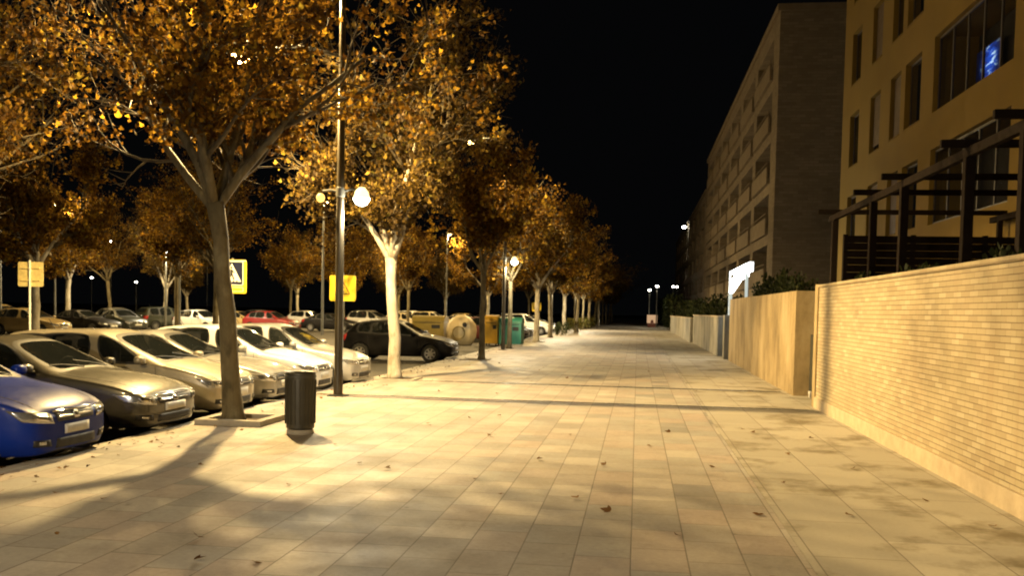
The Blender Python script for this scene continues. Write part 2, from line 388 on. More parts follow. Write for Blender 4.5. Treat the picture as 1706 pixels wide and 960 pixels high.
def grow_tree(seed,fork,height,limbs,lean=(0,0),r0=.14,nleaf=5200,leaf=.145,spread=2.6,barkmat=None,twig=True,leafmat_=None,lo=3.4):
    """trunk + limbs as one mesh, leaves as one mesh; limbs: list of (azimuth deg, tilt deg from vertical, length factor)"""
    rng=random.Random(seed); tr=MB(); lv=Leaves(); ends=[]
    base=[Vector((0,0,-.02)),Vector((0,0,.12)),Vector((lean[0]*.12,lean[1]*.12,.5))]
    rad=[r0*1.55,r0*1.2,r0*1.02]
    for i in range(1,6):
        f=i/5; base.append(Vector((lean[0]*f+rng.gauss(0,.015),lean[1]*f+rng.gauss(0,.015),.5+(fork-.5)*f))); rad.append(r0*(1.-.2*f))
    rad[-1]=r0*.98
    tr.tube(base,rad,12)
    top=base[-1]
    segs=[]
    def branch(p,d,L,r,lev):
        n=5 if lev<2 else 4
        pts=[p]; rr=[r]; q=p.copy(); dd=d.copy()
        for i in range(n):
            dd=(dd+Vector((rng.gauss(0,.13),rng.gauss(0,.13),rng.gauss(.06 if lev<2 else -.01,.1)))).normalized()
            q=q+dd*L/n; pts.append(q.copy()); rr.append(r*(1-.68*(i+1)/n))
        tr.tube(pts,rr,[8,6,4,3][lev],cap=(lev<2),mi=1 if lev>=1 else 0)
        if lev>=2:
            for k in range(1,len(pts)): segs.append((pts[k-1],pts[k]))
        elif lev==1:
            for k in range(3,len(pts)): segs.append((pts[k-1],pts[k]))
        if lev<3:
            nb=[10,5,4][lev]
            for k in range(nb):
                f=(rng.uniform(.1,1.) if lev==0 else rng.uniform(.28,1.)) if k<nb-1 else 1.
                i=min(int(f*n),n-1); a=pts[i].lerp(pts[i+1],f*n-i)
                ax=dd.cross(Vector((rng.gauss(0,1),rng.gauss(0,1),rng.gauss(0,1)))).normalized()
                nd=(Matrix.Rotation(R(rng.uniform(24,58)),3,ax)@((pts[i+1]-pts[i]).normalized())); nd.z+=.12; nd.normalize()
                branch(a,nd,L*rng.uniform(.45,.68)*(.62+.38*f if lev==0 else 1),max(.006,rr[i]*rng.uniform(.5,.68)),lev+1)
    for (az,tilt,lf) in limbs:
        d=Vector((cos(R(az))*sin(R(tilt)),sin(R(az))*sin(R(tilt)),cos(R(tilt))))
        L=(height-fork)*lf*.62
        branch(top-Vector((0,0,.12)),d,L,r0*rng.uniform(.5,.64),0)
    # leaves hang round the twigs, in clumps with gaps between
    clumps=[Vector((rng.uniform(-spread,spread),rng.uniform(-spread,spread),rng.uniform(fork,height))) for _ in range(16)]
    cand=[s_ for s_ in segs if s_[1].z>lo-1.1]
    k=0; tries=0
    while k<nleaf and tries<nleaf*6:
        tries+=1
        a,b=cand[rng.randrange(len(cand))]
        p=a.lerp(b,rng.random())
        near=min((p-c).length for c in clumps)
        if near<.8 and rng.random()<.8: continue
        base_t=rng.gauss(.48,.2)
        for _ in range(rng.randint(3,9)):
            q=p+Vector((rng.gauss(0,.12),rng.gauss(0,.12),rng.gauss(-.09,.11)))
            if q.z<lo-.9: continue
            lv.add(q,leaf*rng.choice((.55,.75,.95,1.1,1.3))*rng.uniform(.85,1.15),rng,tint=min(1,max(0,rng.gauss(base_t,.18)))); k+=1
    return tr,lv
def plant(name,loc,trlv,label,cat='tree',group=None,barkmat='bark',leaf='leaf',rz=0):
    r=empty(name,loc,rz); tag(r,label,cat,group)
    trlv[0].build('trunk',[M[barkmat],M['twig']],r,smooth=True,fixn=False); trlv[1].build('crown',M[leaf],r); return r

KERBG='plane trees along the kerb'
t1=plant('plane_tree',(-5.95,13.18,0),grow_tree(11,3.25,8.6,[(165,50,1.15),(95,12,1.05),(20,30,1.0),(-60,34,.95),(215,28,1.0),(60,44,.85)],(-.28,0),.135,12500,.088,3.0,lo=5.0),'dark-trunked plane tree leaning over a square concrete pit beside the litter bin','tree',KERBG)
t2=plant('plane_tree',(-5.84,22.1,0),grow_tree(23,2.95,8.9,[(150,22,1.08),(25,19,1.),(85,10,1.1),(-80,24,.95),(-20,34,.62),(200,42,.75)],(-.14,0),.15,20500,.1,2.7,lo=3.5),'plane tree with brightly lit cream white trunk just past the lamp post','tree',KERBG,'bark_pale','leaf_dimmed')
t3=plant('plane_tree',(-5.3,31.7,0),grow_tree(37,3.1,7.2,[(170,30,1.0),(10,26,1.05),(80,12,1.05),(-90,30,.9),(120,42,.8)],(.03,0),.105,8200,.13,2.6,lo=3.5),'slim dark-trunked plane tree right beside the black car','tree',KERBG)
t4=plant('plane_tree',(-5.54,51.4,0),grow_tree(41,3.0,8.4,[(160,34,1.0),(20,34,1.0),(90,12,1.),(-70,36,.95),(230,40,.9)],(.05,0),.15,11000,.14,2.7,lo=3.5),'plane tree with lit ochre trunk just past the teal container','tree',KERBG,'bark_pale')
def dup(src,loc,rz,label,group,sc=1.):
    c=copy_tree(src); c.location=loc; c.rotation_euler=(0,0,rz); c.scale=(sc,sc,sc); tag(c,label,None,group); return c
dup(t3,(-5.7,41.6,0),1.9,'plane tree with dim trunk standing right in front of the teal container',KERBG,1.0)
dup(t2,(-5.6,60.5,0),1.2,'second plane tree beyond the teal container, pale forked trunk',KERBG,.95)
dup(t4,(-5.4,69.5,0),2.2,'third plane tree beyond the teal container, above the white van',KERBG,.97)
dup(t2,(-5.2,81.,0),4.1,'fourth plane tree beyond the teal container, shrubs at its foot',KERBG,.95)
for k,y in enumerate([90,99,108,118,128,139,150,162]):
    dup([t3,t4,t1,t2][k%4],(-5.2+.12*k,y,0),k*1.7,'distant plane tree, one of the many merging at the far end of the promenade',KERBG,.95)
LOTG='plane trees in the parking lot'
lot=[((-40,79.),t2,'small pale trunked lot tree far behind the tall dark people carrier',.85),((-27.5,101.),t2,'small pale trunked lot tree far behind the red saloon',.85),((-15.6,18.6),t1,'lot tree at the picture edge whose boughs fill the upper corner above the estate car',1.12),((-36.6,56.),t4,'lot tree with dim straight trunk behind the tan car',1.1),
     ((-35.3,66.),t2,'lot tree with slender white lit trunk behind the white hatchback',1.0),
     ((-33.5,89),t2,'lot tree with white trunk forking low behind the black estate',1.0),
     ((-20.2,97),t2,'lot tree with white trunk far behind the black car',.95),
     ((-24,74),t4,'lot tree with orange crown rising behind the silver tall car',1.05),
     ((-15.5,62),t3,'lot tree with crown above the pedestrian sign by the lamp post',1.0),
     ((-20.6,43.5),t1,'lot tree whose crown fills behind the leaning dark trunk',1.1),
     ((-26,50),t3,'lot tree with crown hanging above the red car',1.1),
     ((-25,36),t4,'lot tree with crown hanging above the weathered sign',1.1),
     ((-13.5,84),t4,'lot tree with crown behind the olive container',1.05),
     ((-12.5,108),t1,'lot tree with crown far behind the beige igloo container',1.),
     ((-42,70),t1,'lot tree in the dark behind the tall dark people carrier',1.1),((-44,52),t3,'lot tree standing deepest in the dark behind the tan car',1.15),((-30,78),t3,'lot tree with brown crown behind the red car',1.1),((-24,92),t1,'lot tree with brown crown behind the low black estate',1.)]
for k,((x,y),src,lb,sc) in enumerate(lot): dup(src,(x,y,-.15),k*2.3+.4,lb,LOTG,sc)

# tree pits
def pit(x,y,s,label,top=.03):
    m=MB(); h=s/2; w=.13
    for a in ((x-h,x+h,y-h,y-h+w),(x-h,x+h,y+h-w,y+h),(x-h,x-h+w,y-h+w,y+h-w),(x+h-w,x+h,y-h+w,y+h-w)): m.rbox(*a,-.05,top,.012)
    r=m.build('tree_pit_edging',M['concrete_trim']); tag(r,label,'tree pit','tree pit edgings')
    m=MB(); m.box(x-h+w,x+h-w,y-h+w,y+h-w,-.05,.018); m.build('soil_bed',M['soil'],r)
pit(-5.78,13.1,1.0,'low square concrete edging round the leaning dark trunk',.085)
pit(-5.75,22.1,1.0,'low square concrete edging round the cream white trunk')
pit(-5.5,31.7,.95,'low square concrete edging round the slim trunk by the black car')
pit(-5.6,51.4,1.0,'low square concrete edging round the ochre trunk past the teal container')

# fallen leaves
rng=random.Random(5)
L0=[]
for k in range(5):
    lv=Leaves(); lv.add((0,-.035,.008),.07,rng,flat=.22,tint=rng.random()); L0.append(lv)
meshes=[]
spots=[(-2.95,5.9),(-2.5,5.95),(-3.3,8.6),(-1.6,9.3),(-1.2,8.6),(-.2,8.0),(.9,10.8),(1.9,12.),(2.5,13.6),(1.6,14.4),(2.45,11.),(1.1,8.3),(.2,12.2),(-.9,13.),(-2.,12.6),(-2.6,14.6),(2.8,9.3),(1.9,8.4),(-4.6,9.4),(-3.7,11.2)]
for k in range(44):
    y=6.2+rng.random()**1.6*24; spots.append((rng.uniform(-5.9,3.2),y))
for k,(x,y) in enumerate(spots):
    if k<5: o=L0[k].build('fallen_leaf',M['leaf_dry']); meshes.append(o.data)
    else: o=link('fallen_leaf',meshes[k%5])
    o.location=(x,y,.004); o.rotation_euler=(0,0,rng.uniform(0,6.28)); sc=rng.uniform(.7,1.5); o.scale=(sc,sc,sc)
    tag(o,'dry brown fallen leaf lying on the pale promenade paving','leaf','fallen leaves on the promenade')
lv=Leaves()
for k in range(420):
    x=-6.35-abs(rng.gauss(0,.25)) if rng.random()<.5 else -6.25+abs(rng.gauss(0,.32)); y=7+rng.random()**1.3*45
    lv.add((x,y,.012 if x>-6.5 else -.14),.06*rng.uniform(.6,1.2),rng,flat=.3)
tag(lv.build('leaf_litter',M['leaf_dry']),'brown leaf litter gathered along the kerb','leaf litter',kind='stuff')
m=MB(); m.lathe([(.0,.0),(.03,.0),(.042,.13),(.045,.135),(.04,.13),(.028,.01),(0,.008)],(3.72,20.6,0),16); tag(m.build('paper_cup',M['paper'],smooth=True),'small white cup left on the ground in the gap between the walls','cup')

# ------------------------------------------------------------------ lamp posts
STREET=[(0,.05),(.44,.05),(.5,.06),(.57,.09),(.62,.2),(.66,.72),(.70,1.),(.76,.88),(.85,.5),(1,.33)]   # street optic, by height of the ray: sideways throw, little light above the head
LANTERN=[(0,.12),(.45,.25),(.5,.5),(.62,.9),(.72,1.),(.85,.7),(1,.4)]
def lamp_light(name,parent,loc,power,colr,rad=.09,cone=None,spill=.2,optic=STREET):
    l=bpy.data.lights.new(name,'POINT'); l.energy=power; l.color=colr; l.shadow_soft_size=rad
    l.use_nodes=True; t=l.node_tree; e=t.nodes['Emission']; tc=t.nodes.new('ShaderNodeTexCoord'); sp=t.nodes.new('ShaderNodeSeparateXYZ'); t.links.new(tc.outputs['Normal'],sp.inputs[0])
    m=t.nodes.new('ShaderNodeMath'); m.operation='MULTIPLY_ADD'; m.inputs[1].default_value=-.5; m.inputs[2].default_value=.5; t.links.new(sp.outputs[2],m.inputs[0])
    r=t.nodes.new('ShaderNodeValToRGB'); t.links.new(m.outputs[0],r.inputs[0]); el=r.color_ramp.elements
    while len(el)<len(optic): el.new(.5)
    for k,(p,c) in enumerate(optic): el[k].position=p; el[k].color=(c,c,c,1)
    t.links.new(r.outputs[0],e.inputs['Strength'])
    o=bpy.data.objects.new(name,l); col.objects.link(o); o.parent=parent; o.location=loc; return o
SOD=(1.,.685,.27); WARM=(1.,.85,.56)
HI,LO=26500,1050
def lamp_post(x,y,label,hi=HI,lo=LO,top=8.5,arm=-1.6,lcol=WARM,head=None):
    hz=head or top
    r=empty('street_lamp',(x,y,0)); tag(r,label,'street lamp','twin armed street lamps on the promenade')
    m=MB(); m.lathe([(.14,0),(.14,.025),(.092,.03),(.09,.5),(.082,.52),(.076,3.6),(.05,top),(0,top+.02)],n=20); m.build('pole',M['pole_paint'],r,smooth='auto')
    m=MB(); m.rbox(-.17,.17,-.17,.17,-.02,.022,.006); m.build('base_plate',M['dark_steel'],r)
    for z_,pw,ax in ([(hz,hi,arm)] if not head else [(hz,hi,arm),(top,hi*.85,-1.7)]):
        m=MB(); m.tube([(0,0,z_-.05),(ax*.4,0,z_+.16),(ax*.95,0,z_+.16)],.032,10); m.build('arm',M['steel'],r,smooth=True)
        m=MB(); m.lathe([(.02,-.32),(.1,-.28),(.15,-.05),(.15,.2),(.09,.36),(.02,.4)],(ax,0,z_+.14),16,'x'); h=m.build('luminaire',M['dark_steel'],r,smooth=True)
        m=MB(); m.lathe([(0,-.16),(.1,-.14),(.17,-.06),(.18,0)],(ax,0,z_+.0),18); m.build('lamp_glass',M['sod_glow'],h,smooth=True)
        if pw: lamp_light('sodium_light',r,(ax,0,z_-.28),pw,SOD)
    # pedestrian lantern
    m=MB(); m.tube([(.08,0,3.98),(.2,0,4.02),(.36,0,4.0)],.022,8); m.lathe([(.076,3.86),(.088,3.87),(.088,4.04),(.076,4.05)],n=16); m.build('lantern_arm',M['steel'],r,smooth='auto')
    m=MB(); m.lathe([(0,.2),(.06,.19),(.125,.11),(.155,.0),(.16,-.02)],(.42,0,3.86),24); la=m.build('lantern_cap',M['cap_glow'],r,smooth=True)
    m=MB(); m.lathe([(.16,-.02),(.145,-.07),(.1,-.13),(.04,-.16),(0,-.165)],(.42,0,3.86),24); m.build('lantern_bulb',M['warm_glow'],la,smooth=True)
    if lo: lamp_light('lantern_light',r,(.42,0,3.55),lo,lcol,optic=LANTERN)
    m=MB(); m.tube([(-.08,0,3.98),(-.2,0,4.0),(-.36,0,3.98)],.022,8); m.build('lantern_arm',M['steel'],r,smooth='auto')
    m=MB(); m.lathe([(0,.09),(.04,.08),(.07,.05),(.085,0),(.065,-.06),(.03,-.085),(0,-.09)],(-.4,0,3.85),20); m.build('sodium_bulb',M['amber_glow'],r,smooth=True)
    return r
lamp_post(-5.75,17.5,'tall steel lamp post with bright bell lantern, between bin and pale trunk',hi=HI*.47,arm=-2.05,head=6.6)
lamp_post(-5.75,40.0,'lamp post with sodium head seen glowing through the tree crowns',hi=HI*.42,lo=LO*1.3,top=9.0)
lamp_post(-5.75,62.5,'lamp post standing past the trees beyond the teal container',hi=HI*.3,lo=LO*2.6)
lamp_post(-5.75,86.,'lamp post farthest along the row of kerb trees',hi=HI*.26,lo=LO*2.8)
lamp_post(-5.75,-5.,'lamp post standing on the kerb behind the camera',hi=HI*.2,lo=LO*3.2,lcol=(1.,.9,.72))
def lot_lamp(x,y,label,p=9000,top=8.6,white=False):
    r=empty('parking_lamp',(x,y,-.15)); tag(r,label,'street lamp','lamp posts in the parking lot')
    m=MB(); m.lathe([(.15,0),(.1,.03),(.09,.5),(.05,top),(0,top+.02)],n=14); m.build('pole',M['steel'],r,smooth='auto')
    m=MB(); m.lathe([(.02,-.3),(.09,-.26),(.14,0),(.09,.3),(.02,.34)],(.2,0,top+.06),14,'x'); h=m.build('luminaire',M['dark_steel'],r,smooth=True)
    m=MB(); m.lathe([(0,-.1),(.09,-.085),(.15,-.03),(.16,0)],(.22,0,top-.04),16); m.build('lamp_glass',M['warm_glow' if white else 'sod_glow'],h,smooth=True)
    if p: lamp_light('parking_light',r,(.22,0,top-.3),p,WARM if white else SOD,optic=LANTERN)
lot_lamp(-20,57.5,'sodium lamp glowing behind the tall lamp post, beyond the silver tall car')
lot_lamp(-17,82,'parking lamp behind the cream cars',7500)
lot_lamp(-31.2,58.5,'slim parking lamp with white head between tan car and white hatchback',3000,5.3,True)
lot_lamp(-39.5,59,'added lamp brightening the deep lot behind the silver hatchback',8000)  # added lamp, lifts the dim far side of the lot
lot_lamp(-27.8,84.,'added lamp brightening the deep lot behind the white hatchback',8000)  # another added lamp for a brighter lot background
lot_lamp(-27.6,53.4,'added lamp hidden behind the crown above the red car',6000,7.2)  # added fill light for the lot, kept out of sight behind foliage
lot_lamp(-34,46,'parking lamp hidden by foliage behind the tan car',5000)
def far_lamp(x,y,h,label,p=0,white=True,g='distant lamps down the promenade'):
    r=empty('street_lamp',(x,y,0)); tag(r,label,'street lamp',g)
    m=MB(); m.lathe([(.1,0),(.07,.5),(.05,h),(0,h+.01)],n=10); m.build('pole',M['steel'],r,smooth='auto')
    m=MB(); m.lathe([(0,.1),(.1,.08),(.17,0),(.13,-.07),(0,-.1)],(0,0,h+.12),14); m.build('lamp_head',M['warm_glow'],r,smooth=True)
    if p: lamp_light('far_light',r,(0,0,h-.3),p,WARM)
far_lamp(1.4,115,4.4,'lower of two close distant lamps above the far end of the paving',900)
far_lamp(2.2,110,4.75,'brighter of two close distant lamps above the far end of the paving',900)
far_lamp(4.6,125,5.15,'faint distant lamp in front of the farthest building',0)
far_lamp(5.9,145,5.7,'faintest distant lamp, beside another before the farthest building',0)
for (x,y,h,lb) in [(-78,125,5.,'tiny white lamp far across the lot above the tan car'),(-74,130,4.6,'tiny white lamp far across the lot beside the dim straight trunk'),(-66,110,9.2,'tiny white lamp high in the dark left of the slim parking lamp'),(-58,120,9.0,'tiny white lamp in the dark just right of the slim parking lamp')]:
    far_lamp(x,y,h,lb.replace(' left of',' beside').replace('just right of','just above'),0,g='far lamps across the parking lot')

# ------------------------------------------------------------------ walls
def wall(name,label,x0,x1,y0,y1,h,body,plinth=.21,coping=True,plm='plinth'):
    r=empty(name,(x0,y0,0)); tag(r,label,'wall')
    L=y1-y0; W=x1-x0; m=MB(); m.box(0,W,0,L,plinth,h-(.05 if coping else 0)); m.build('wall_face',M[body],r)
    if plinth: m=MB(); m.rbox(-.035,W+.02,-.01,L+.01,-.1,plinth-.002,.01); m.build('plinth',M[plm],r)
    if coping: m=MB(); m.rbox(-.03,W+.03,-.02,L+.02,h-.048,h+.01,.01); m.build('coping',M['brick' if body=='brick' else plm],r)
    return r
wall('brick_wall','long cream thin-brick garden wall with pale stone base',3.42,3.7,-14,18.35,2.34,'brick')
m=MB(); m.rbox(3.39,3.72,18.355,18.62,0,2.36,.01); tag(m.build('wall_pier',M['render']),'slim pale pier closing the end of the cream brick wall','pier')
wall('rendered_wall','tall stained ochre rendered wall panel just past the brick wall',3.42,3.9,20.95,28.6,2.3,'render',0,False)
wall('rendered_wall','tall stained ochre rendered wall panel below the white lit sign',3.46,3.85,28.61,36.0,2.32,'render',0,False)
m=MB(); m.rbox(3.36,3.8,36.9,37.5,0,1.72,.02); tag(m.build('wall_pier',M['greywall']),'grey gate pier beyond the tall rendered wall','pier')
wall('low_wall','low grey streaked wall past the dark gate opening',3.35,3.65,39.6,57.,1.68,'greywall',0,True)
wall('low_wall','low dark wall farther on towards the distant lamps',3.2,3.5,57.4,92.,1.5,'greywall',0,True)
def gate(x,y0,y1,h,label):
    r=empty('garden_gate',(x,y0,0)); tag(r,label,'gate'); L=y1-y0
    m=MB(); m.box(0,.05,0,.06,.0,h); m.box(0,.05,L-.06,L,0,h); m.box(.005,.045,.06,L-.06,h-.08,h-.02); m.box(.005,.045,.06,L-.06,.08,.14); m.build('gate_frame',M['dark_steel'],r)
    m=MB()
    for k in range(int((L-.2)/.11)): m.box(.012,.038,.1+k*.11,.13+k*.11,.14,h-.08)
    m.build('bars',M['dark_steel'],r)
gate(3.86,18.64,20.93,2.1,'dark barred gate set back between brick wall and rendered wall')
gate(3.6,37.52,39.58,1.7,'dark gate between grey pier and low streaked wall')

# hedges and shrubs
def hedge(name,label,x0,x1,y0,y1,z0,z1,n,size=.09,leaf='leaf_green',seed=1,cat='hedge'):
    rng=random.Random(seed); lv=Leaves(OVAL); r=empty(name,((x0+x1)/2,(y0+y1)/2,z0)); tag(r,label,cat)
    m=MB(); cx,cy=(x0+x1)/2,(y0+y1)/2
    for k in range(max(2,int((y1-y0)/.8))):
        y=y0-cy+.4+k*(y1-y0-.8)/max(1,int((y1-y0)/.8)-1); m.tube([(rng.gauss(0,.04),y,-.02),(rng.gauss(0,.08),y+rng.gauss(0,.1),(z1-z0)*.5),(rng.gauss(0,.12),y+rng.gauss(0,.15),(z1-z0)*.95)],[.03,.02,.006],5)
    m.build('stems',M['bark'],r)
    for k in range(n):
        x=rng.uniform(x0-cx,x1-cx); y=rng.uniform(y0-cy,y1-cy)
        zt=(z1-z0)*(1+.13*sin(y*1.9+seed)+.07*sin(y*5.1+x*4)); z=zt*rng.random()**.6
        e=rng.random()
        if e<.45: x=(x0-cx)+abs(rng.gauss(0,.07))
        lv.add((x+rng.gauss(0,.04),y,z),size*rng.uniform(.6,1.4),rng)
    lv.build('foliage',M[leaf],r); return r
hedge('hedge','dark clipped hedge growing above the cream brick wall',3.78,4.25,-2,17.6,1.35,2.3,6000,.11,seed=3)
hedge('shrub','dark bush above the rendered wall beneath the white lit sign',3.95,4.6,24.5,33.,1.35,2.75,3600,.12,seed=5,cat='shrub')
hedge('hedge','tall dark hedge beside the far end of the promenade',3.3,4.6,93,150,0,3.2,5200,.3,seed=8)
hedge('hedge','dark hedge behind the low grey streaked wall',3.8,5.2,40,91,0,2.3,6500,.2,seed=9)
hedge('shrub','yellowish shrub at the foot of a distant kerb tree',-5.9,-4.7,79.6,82.4,0,.95,900,.14,'leaf_olive',11,'shrub')
hedge('shrub','small dark shrub on the paving edge past the ochre trunk',-5.6,-4.8,64.5,66.4,0,.85,600,.12,'leaf_green',12,'shrub')
hedge('shrub','long olive shrub bed where the far kerb trees merge',-5.7,-4.6,88,112,0,.9,1500,.2,'leaf_olive',13,'shrub')

# fence panel + pergola in the terrace garden
r=empty('fence_panel',(3.75,17.95,1.35)); tag(r,'dark slatted privacy fence closing the garden behind the brick wall','fence')
m=MB()
for k in range(14): m.box(0,3.7,0,.03,.02+k*.135,.02+k*.135+.13)
m.build('slats',M['timber'],r)
m=MB()
for x in (0.,1.2,2.45,3.62): m.box(x,x+.08,.032,.11,0,1.93)
m.build('fence_posts',M['timber'],r)
r=empty('pergola',(4.05,0,1.35)); tag(r,'dark timber pergola above the brick wall in front of the ochre facade','pergola')
PY=[10.6,12.35,15.2,17.1,20.3]; PZ=2.42
for y in PY:
    m=MB(); m.rbox(-.06,.06,y-.06,y+.06,0,PZ,.008); m.build('post',M['timber'],r)
    m=MB(); m.rbox(3.2,3.3,y-.05,y+.05,0,PZ,.008); m.build('post',M['timber'],r)
    m=MB(); m.rbox(-.35,3.38,y-.035,y+.035,PZ+.122,PZ+.22,.008); m.build('rafter',M['timber'],r)
m=MB(); m.rbox(-.045,.045,10.2,20.75,PZ+.002,PZ+.12,.008); m.build('beam',M['timber'],r)
m=MB(); m.rbox(3.2,3.3,10.2,20.75,PZ+.002,PZ+.12,.008); m.build('beam',M['timber'],r)
for a,b in zip(PY[:-1],PY[1:]):
    m=MB(); m.rbox(3.225,3.275,a+.06,b-.06,1.75,1.83,.005); m.rbox(3.225,3.275,a+.06,b-.06,1.3,1.38,.005); m.build('rail',M['timber'],r)
# ------------------------------------------------------------------ buildings
def facade(m,X,y0,y1,z0,z1,rects,depth=.22,mi=0,mj=0):
    ys=sorted({y0,y1,*[r_[0] for r_ in rects],*[r_[1] for r_ in rects]}); zs=sorted({z0,z1,*[r_[2] for r_ in rects],*[r_[3] for r_ in rects]})
    for a,b in zip(ys[:-1],ys[1:]):
        for c,d in zip(zs[:-1],zs[1:]):
            my,mz=(a+b)/2,(c+d)/2
            if any(q[0]<my<q[1] and q[2]<mz<q[3] for q in rects): continue
            m.add([(X,a,c),(X,b,c),(X,b,d),(X,a,d)],[(0,3,2,1)],mi)
    for q in rects:
        a,b,c,d=q[:4]; D=q[4] if len(q)>4 else depth
        m.add([(X,a,c),(X,b,c),(X+D,b,c),(X+D,a,c)],[(0,1,2,3)],mj); m.add([(X,a,d),(X,b,d),(X+D,b,d),(X+D,a,d)],[(3,2,1,0)],mj)
        m.add([(X,a,c),(X+D,a,c),(X+D,a,d),(X,a,d)],[(0,1,2,3)],mj); m.add([(X,b,c),(X+D,b,c),(X+D,b,d),(X,b,d)],[(3,2,1,0)],mj)
def window(parent,X,a,b,c,d,panes=2,shutter=0.,mat='window_glass'):
    w=.055; m=MB(); x0,x1=X-.05,X
    m.box(x0,x1,a+.003,b-.003,c+.003,c+w); m.box(x0,x1,a+.003,b-.003,d-w,d-.003); m.box(x0,x1,a+.003,a+w,c+w,d-w); m.box(x0,x1,b-w,b-.003,c+w,d-w)
    for k in range(1,panes):
        y=a+(b-a)*k/panes; m.box(x0+.004,x1,y-.03,y+.03,c+w,d-w)
    f=m.build('window',M['frame'],parent)
    m=MB(); m.box(X-.028,X-.018,a+w-.005,b-w+.005,c+w-.005,d-w+.005); m.build('pane',M[mat],f)
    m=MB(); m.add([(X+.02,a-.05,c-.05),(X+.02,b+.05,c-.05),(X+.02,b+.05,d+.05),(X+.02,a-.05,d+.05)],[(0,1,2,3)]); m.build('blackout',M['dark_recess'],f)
    if shutter>0:
        m=MB(); n=int((d-c-2*w)*shutter/.055)
        for k in range(n):
            z=d-w-.055*(k+1); m.rbox(X-.085,X-.055,a+.01,b-.01,z+.003,z+.052,.006)
        m.build('shutter',M['shutter'],f)
    m=MB(); m.rbox(X-.225,X-.055,a+.004,b-.004,c+.002,c+.03,.006); m.build('sill',M['ochre'],f)
    return f
M['shutter']=worn('rolled_shutter_slats',(.07,.04,.018),.6,0,3,.3)
X1=7.5
b1=empty('apartment_building',(0,0,0)); tag(b1,'ochre rendered apartment block with dark windows behind the pergola','building')
cols=[(34.2,35.6),(31.3,32.6),(28.95,30.1),(26.95,28.5)]; rows=[4.22,7.15,10.1,13.05]
rects=[]; wins=[]
for ri,z in enumerate(rows):
    for ci,(a,b) in enumerate(cols): rects.append((a,b,z,z+1.9,.22)); wins.append((a,b,z,z+1.9,1,[0,.3,1.,.0,0,.9,1.,.0,0,1.,0,.4,.2,.7,0,1][(ri*4+ci)%16]))
    rects.append((20.5,25.85,z-.02,z+1.95,1.1)); rects.append((8.5,13.9,z-.02,z+1.95,1.1))
    rects.append((15.2,16.6,z,z+1.9,.22)); wins.append((15.2,16.6,z,z+1.9,1,.3)); rects.append((17.9,19.2,z,z+1.9,.22)); wins.append((17.9,19.2,z,z+1.9,1,.6))
m=MB(); facade(m,X1,5.,36.9,-.1,16.4,rects)
m.add([(X1,36.9,-.1),(19,36.9,-.1),(19,36.9,16.4),(X1,36.9,16.4)],[(0,1,2,3)]); m.add([(X1,5,-.1),(19,5,-.1),(19,5,16.4),(X1,5,16.4)],[(3,2,1,0)]); m.add([(19,5,-.1),(19,36.9,-.1),(19,36.9,16.4),(19,5,16.4)],[(0,1,2,3)])
m.build('wall',M['ochre'],b1,fixn=False)
m=MB(); m.rbox(X1-.12,19.1,4.9,37.0,16.402,16.65,.02); m.build('roof_slab',M['slab_band'],b1)
for (a,b,c,d,p,s_) in wins: window(b1,X1+.2,a,b,c,d,p,s_)
for z in rows:
    for (a,b) in ((20.5,25.85),(8.5,13.9)):
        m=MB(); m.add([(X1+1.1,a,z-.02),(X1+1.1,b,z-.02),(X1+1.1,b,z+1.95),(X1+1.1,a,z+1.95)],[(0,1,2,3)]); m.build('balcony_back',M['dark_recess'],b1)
        m=MB(); x=X1+.12
        m.box(x,x+.05,a+.01,b-.01,z+.0,z+.05); m.box(x,x+.05,a+.01,b-.01,z+1.88,z+1.94)
        for k in range(6):
            y=a+.02+(b-a-.09)*k/5; m.box(x,x+.05,y,y+.05,z+.05,z+1.88)
        f=m.build('glazed_screen',M['frame'],b1)
        m=MB()
        for k in range(5):
            y=a+.06+(b-a-.09)*k/5; m.box(x+.02,x+.028,y+.012,y+(b-a-.09)/5-.042,z+.052,z+1.878)
        m.build('pane',M['clear_glass'] if 'clear_glass' in M else M.setdefault('clear_glass',glass_mat('clear_glass',(.012,.014,.018),.2)),f)
# blue television seen through the first-floor screen
t=NT('blue_screen_picture'); co=t.coord(); w_=t.noise(t.mapping(co,(1,1.2,5)),1.8,3,.6)
cc=t.ramp(w_,[(.36,(.0,.02,.2)),(.55,(.01,.09,.6)),(.62,(.5,.75,1.))]); ds=t.new('ShaderNodeVectorMath'); ds.operation='DISTANCE'; t.ln(co,ds.inputs[0]); ds.inputs[1].default_value=(8.41,24.5,8.15)
gl=t.ramp(ds.outputs['Value'],[(.05,1.),(.55,.12),(.8,.02)]); cc=t.mix(1.,cc,gl,'MULTIPLY'); t.color((.01,.01,.01)); t.ln(cc,t.b.inputs['Emission Color']); t.set(Emission_Strength=2.0)
M['screen']=t.m
m=MB(); m.rbox(8.42,8.47,23.85,25.45,7.75,8.55,.008,0); m.box(8.414,8.4195,23.88,25.42,7.78,8.52,1)
tag(m.build('television',[M['trim'],M['screen']]),'blue glowing television seen through the big dark window','television')

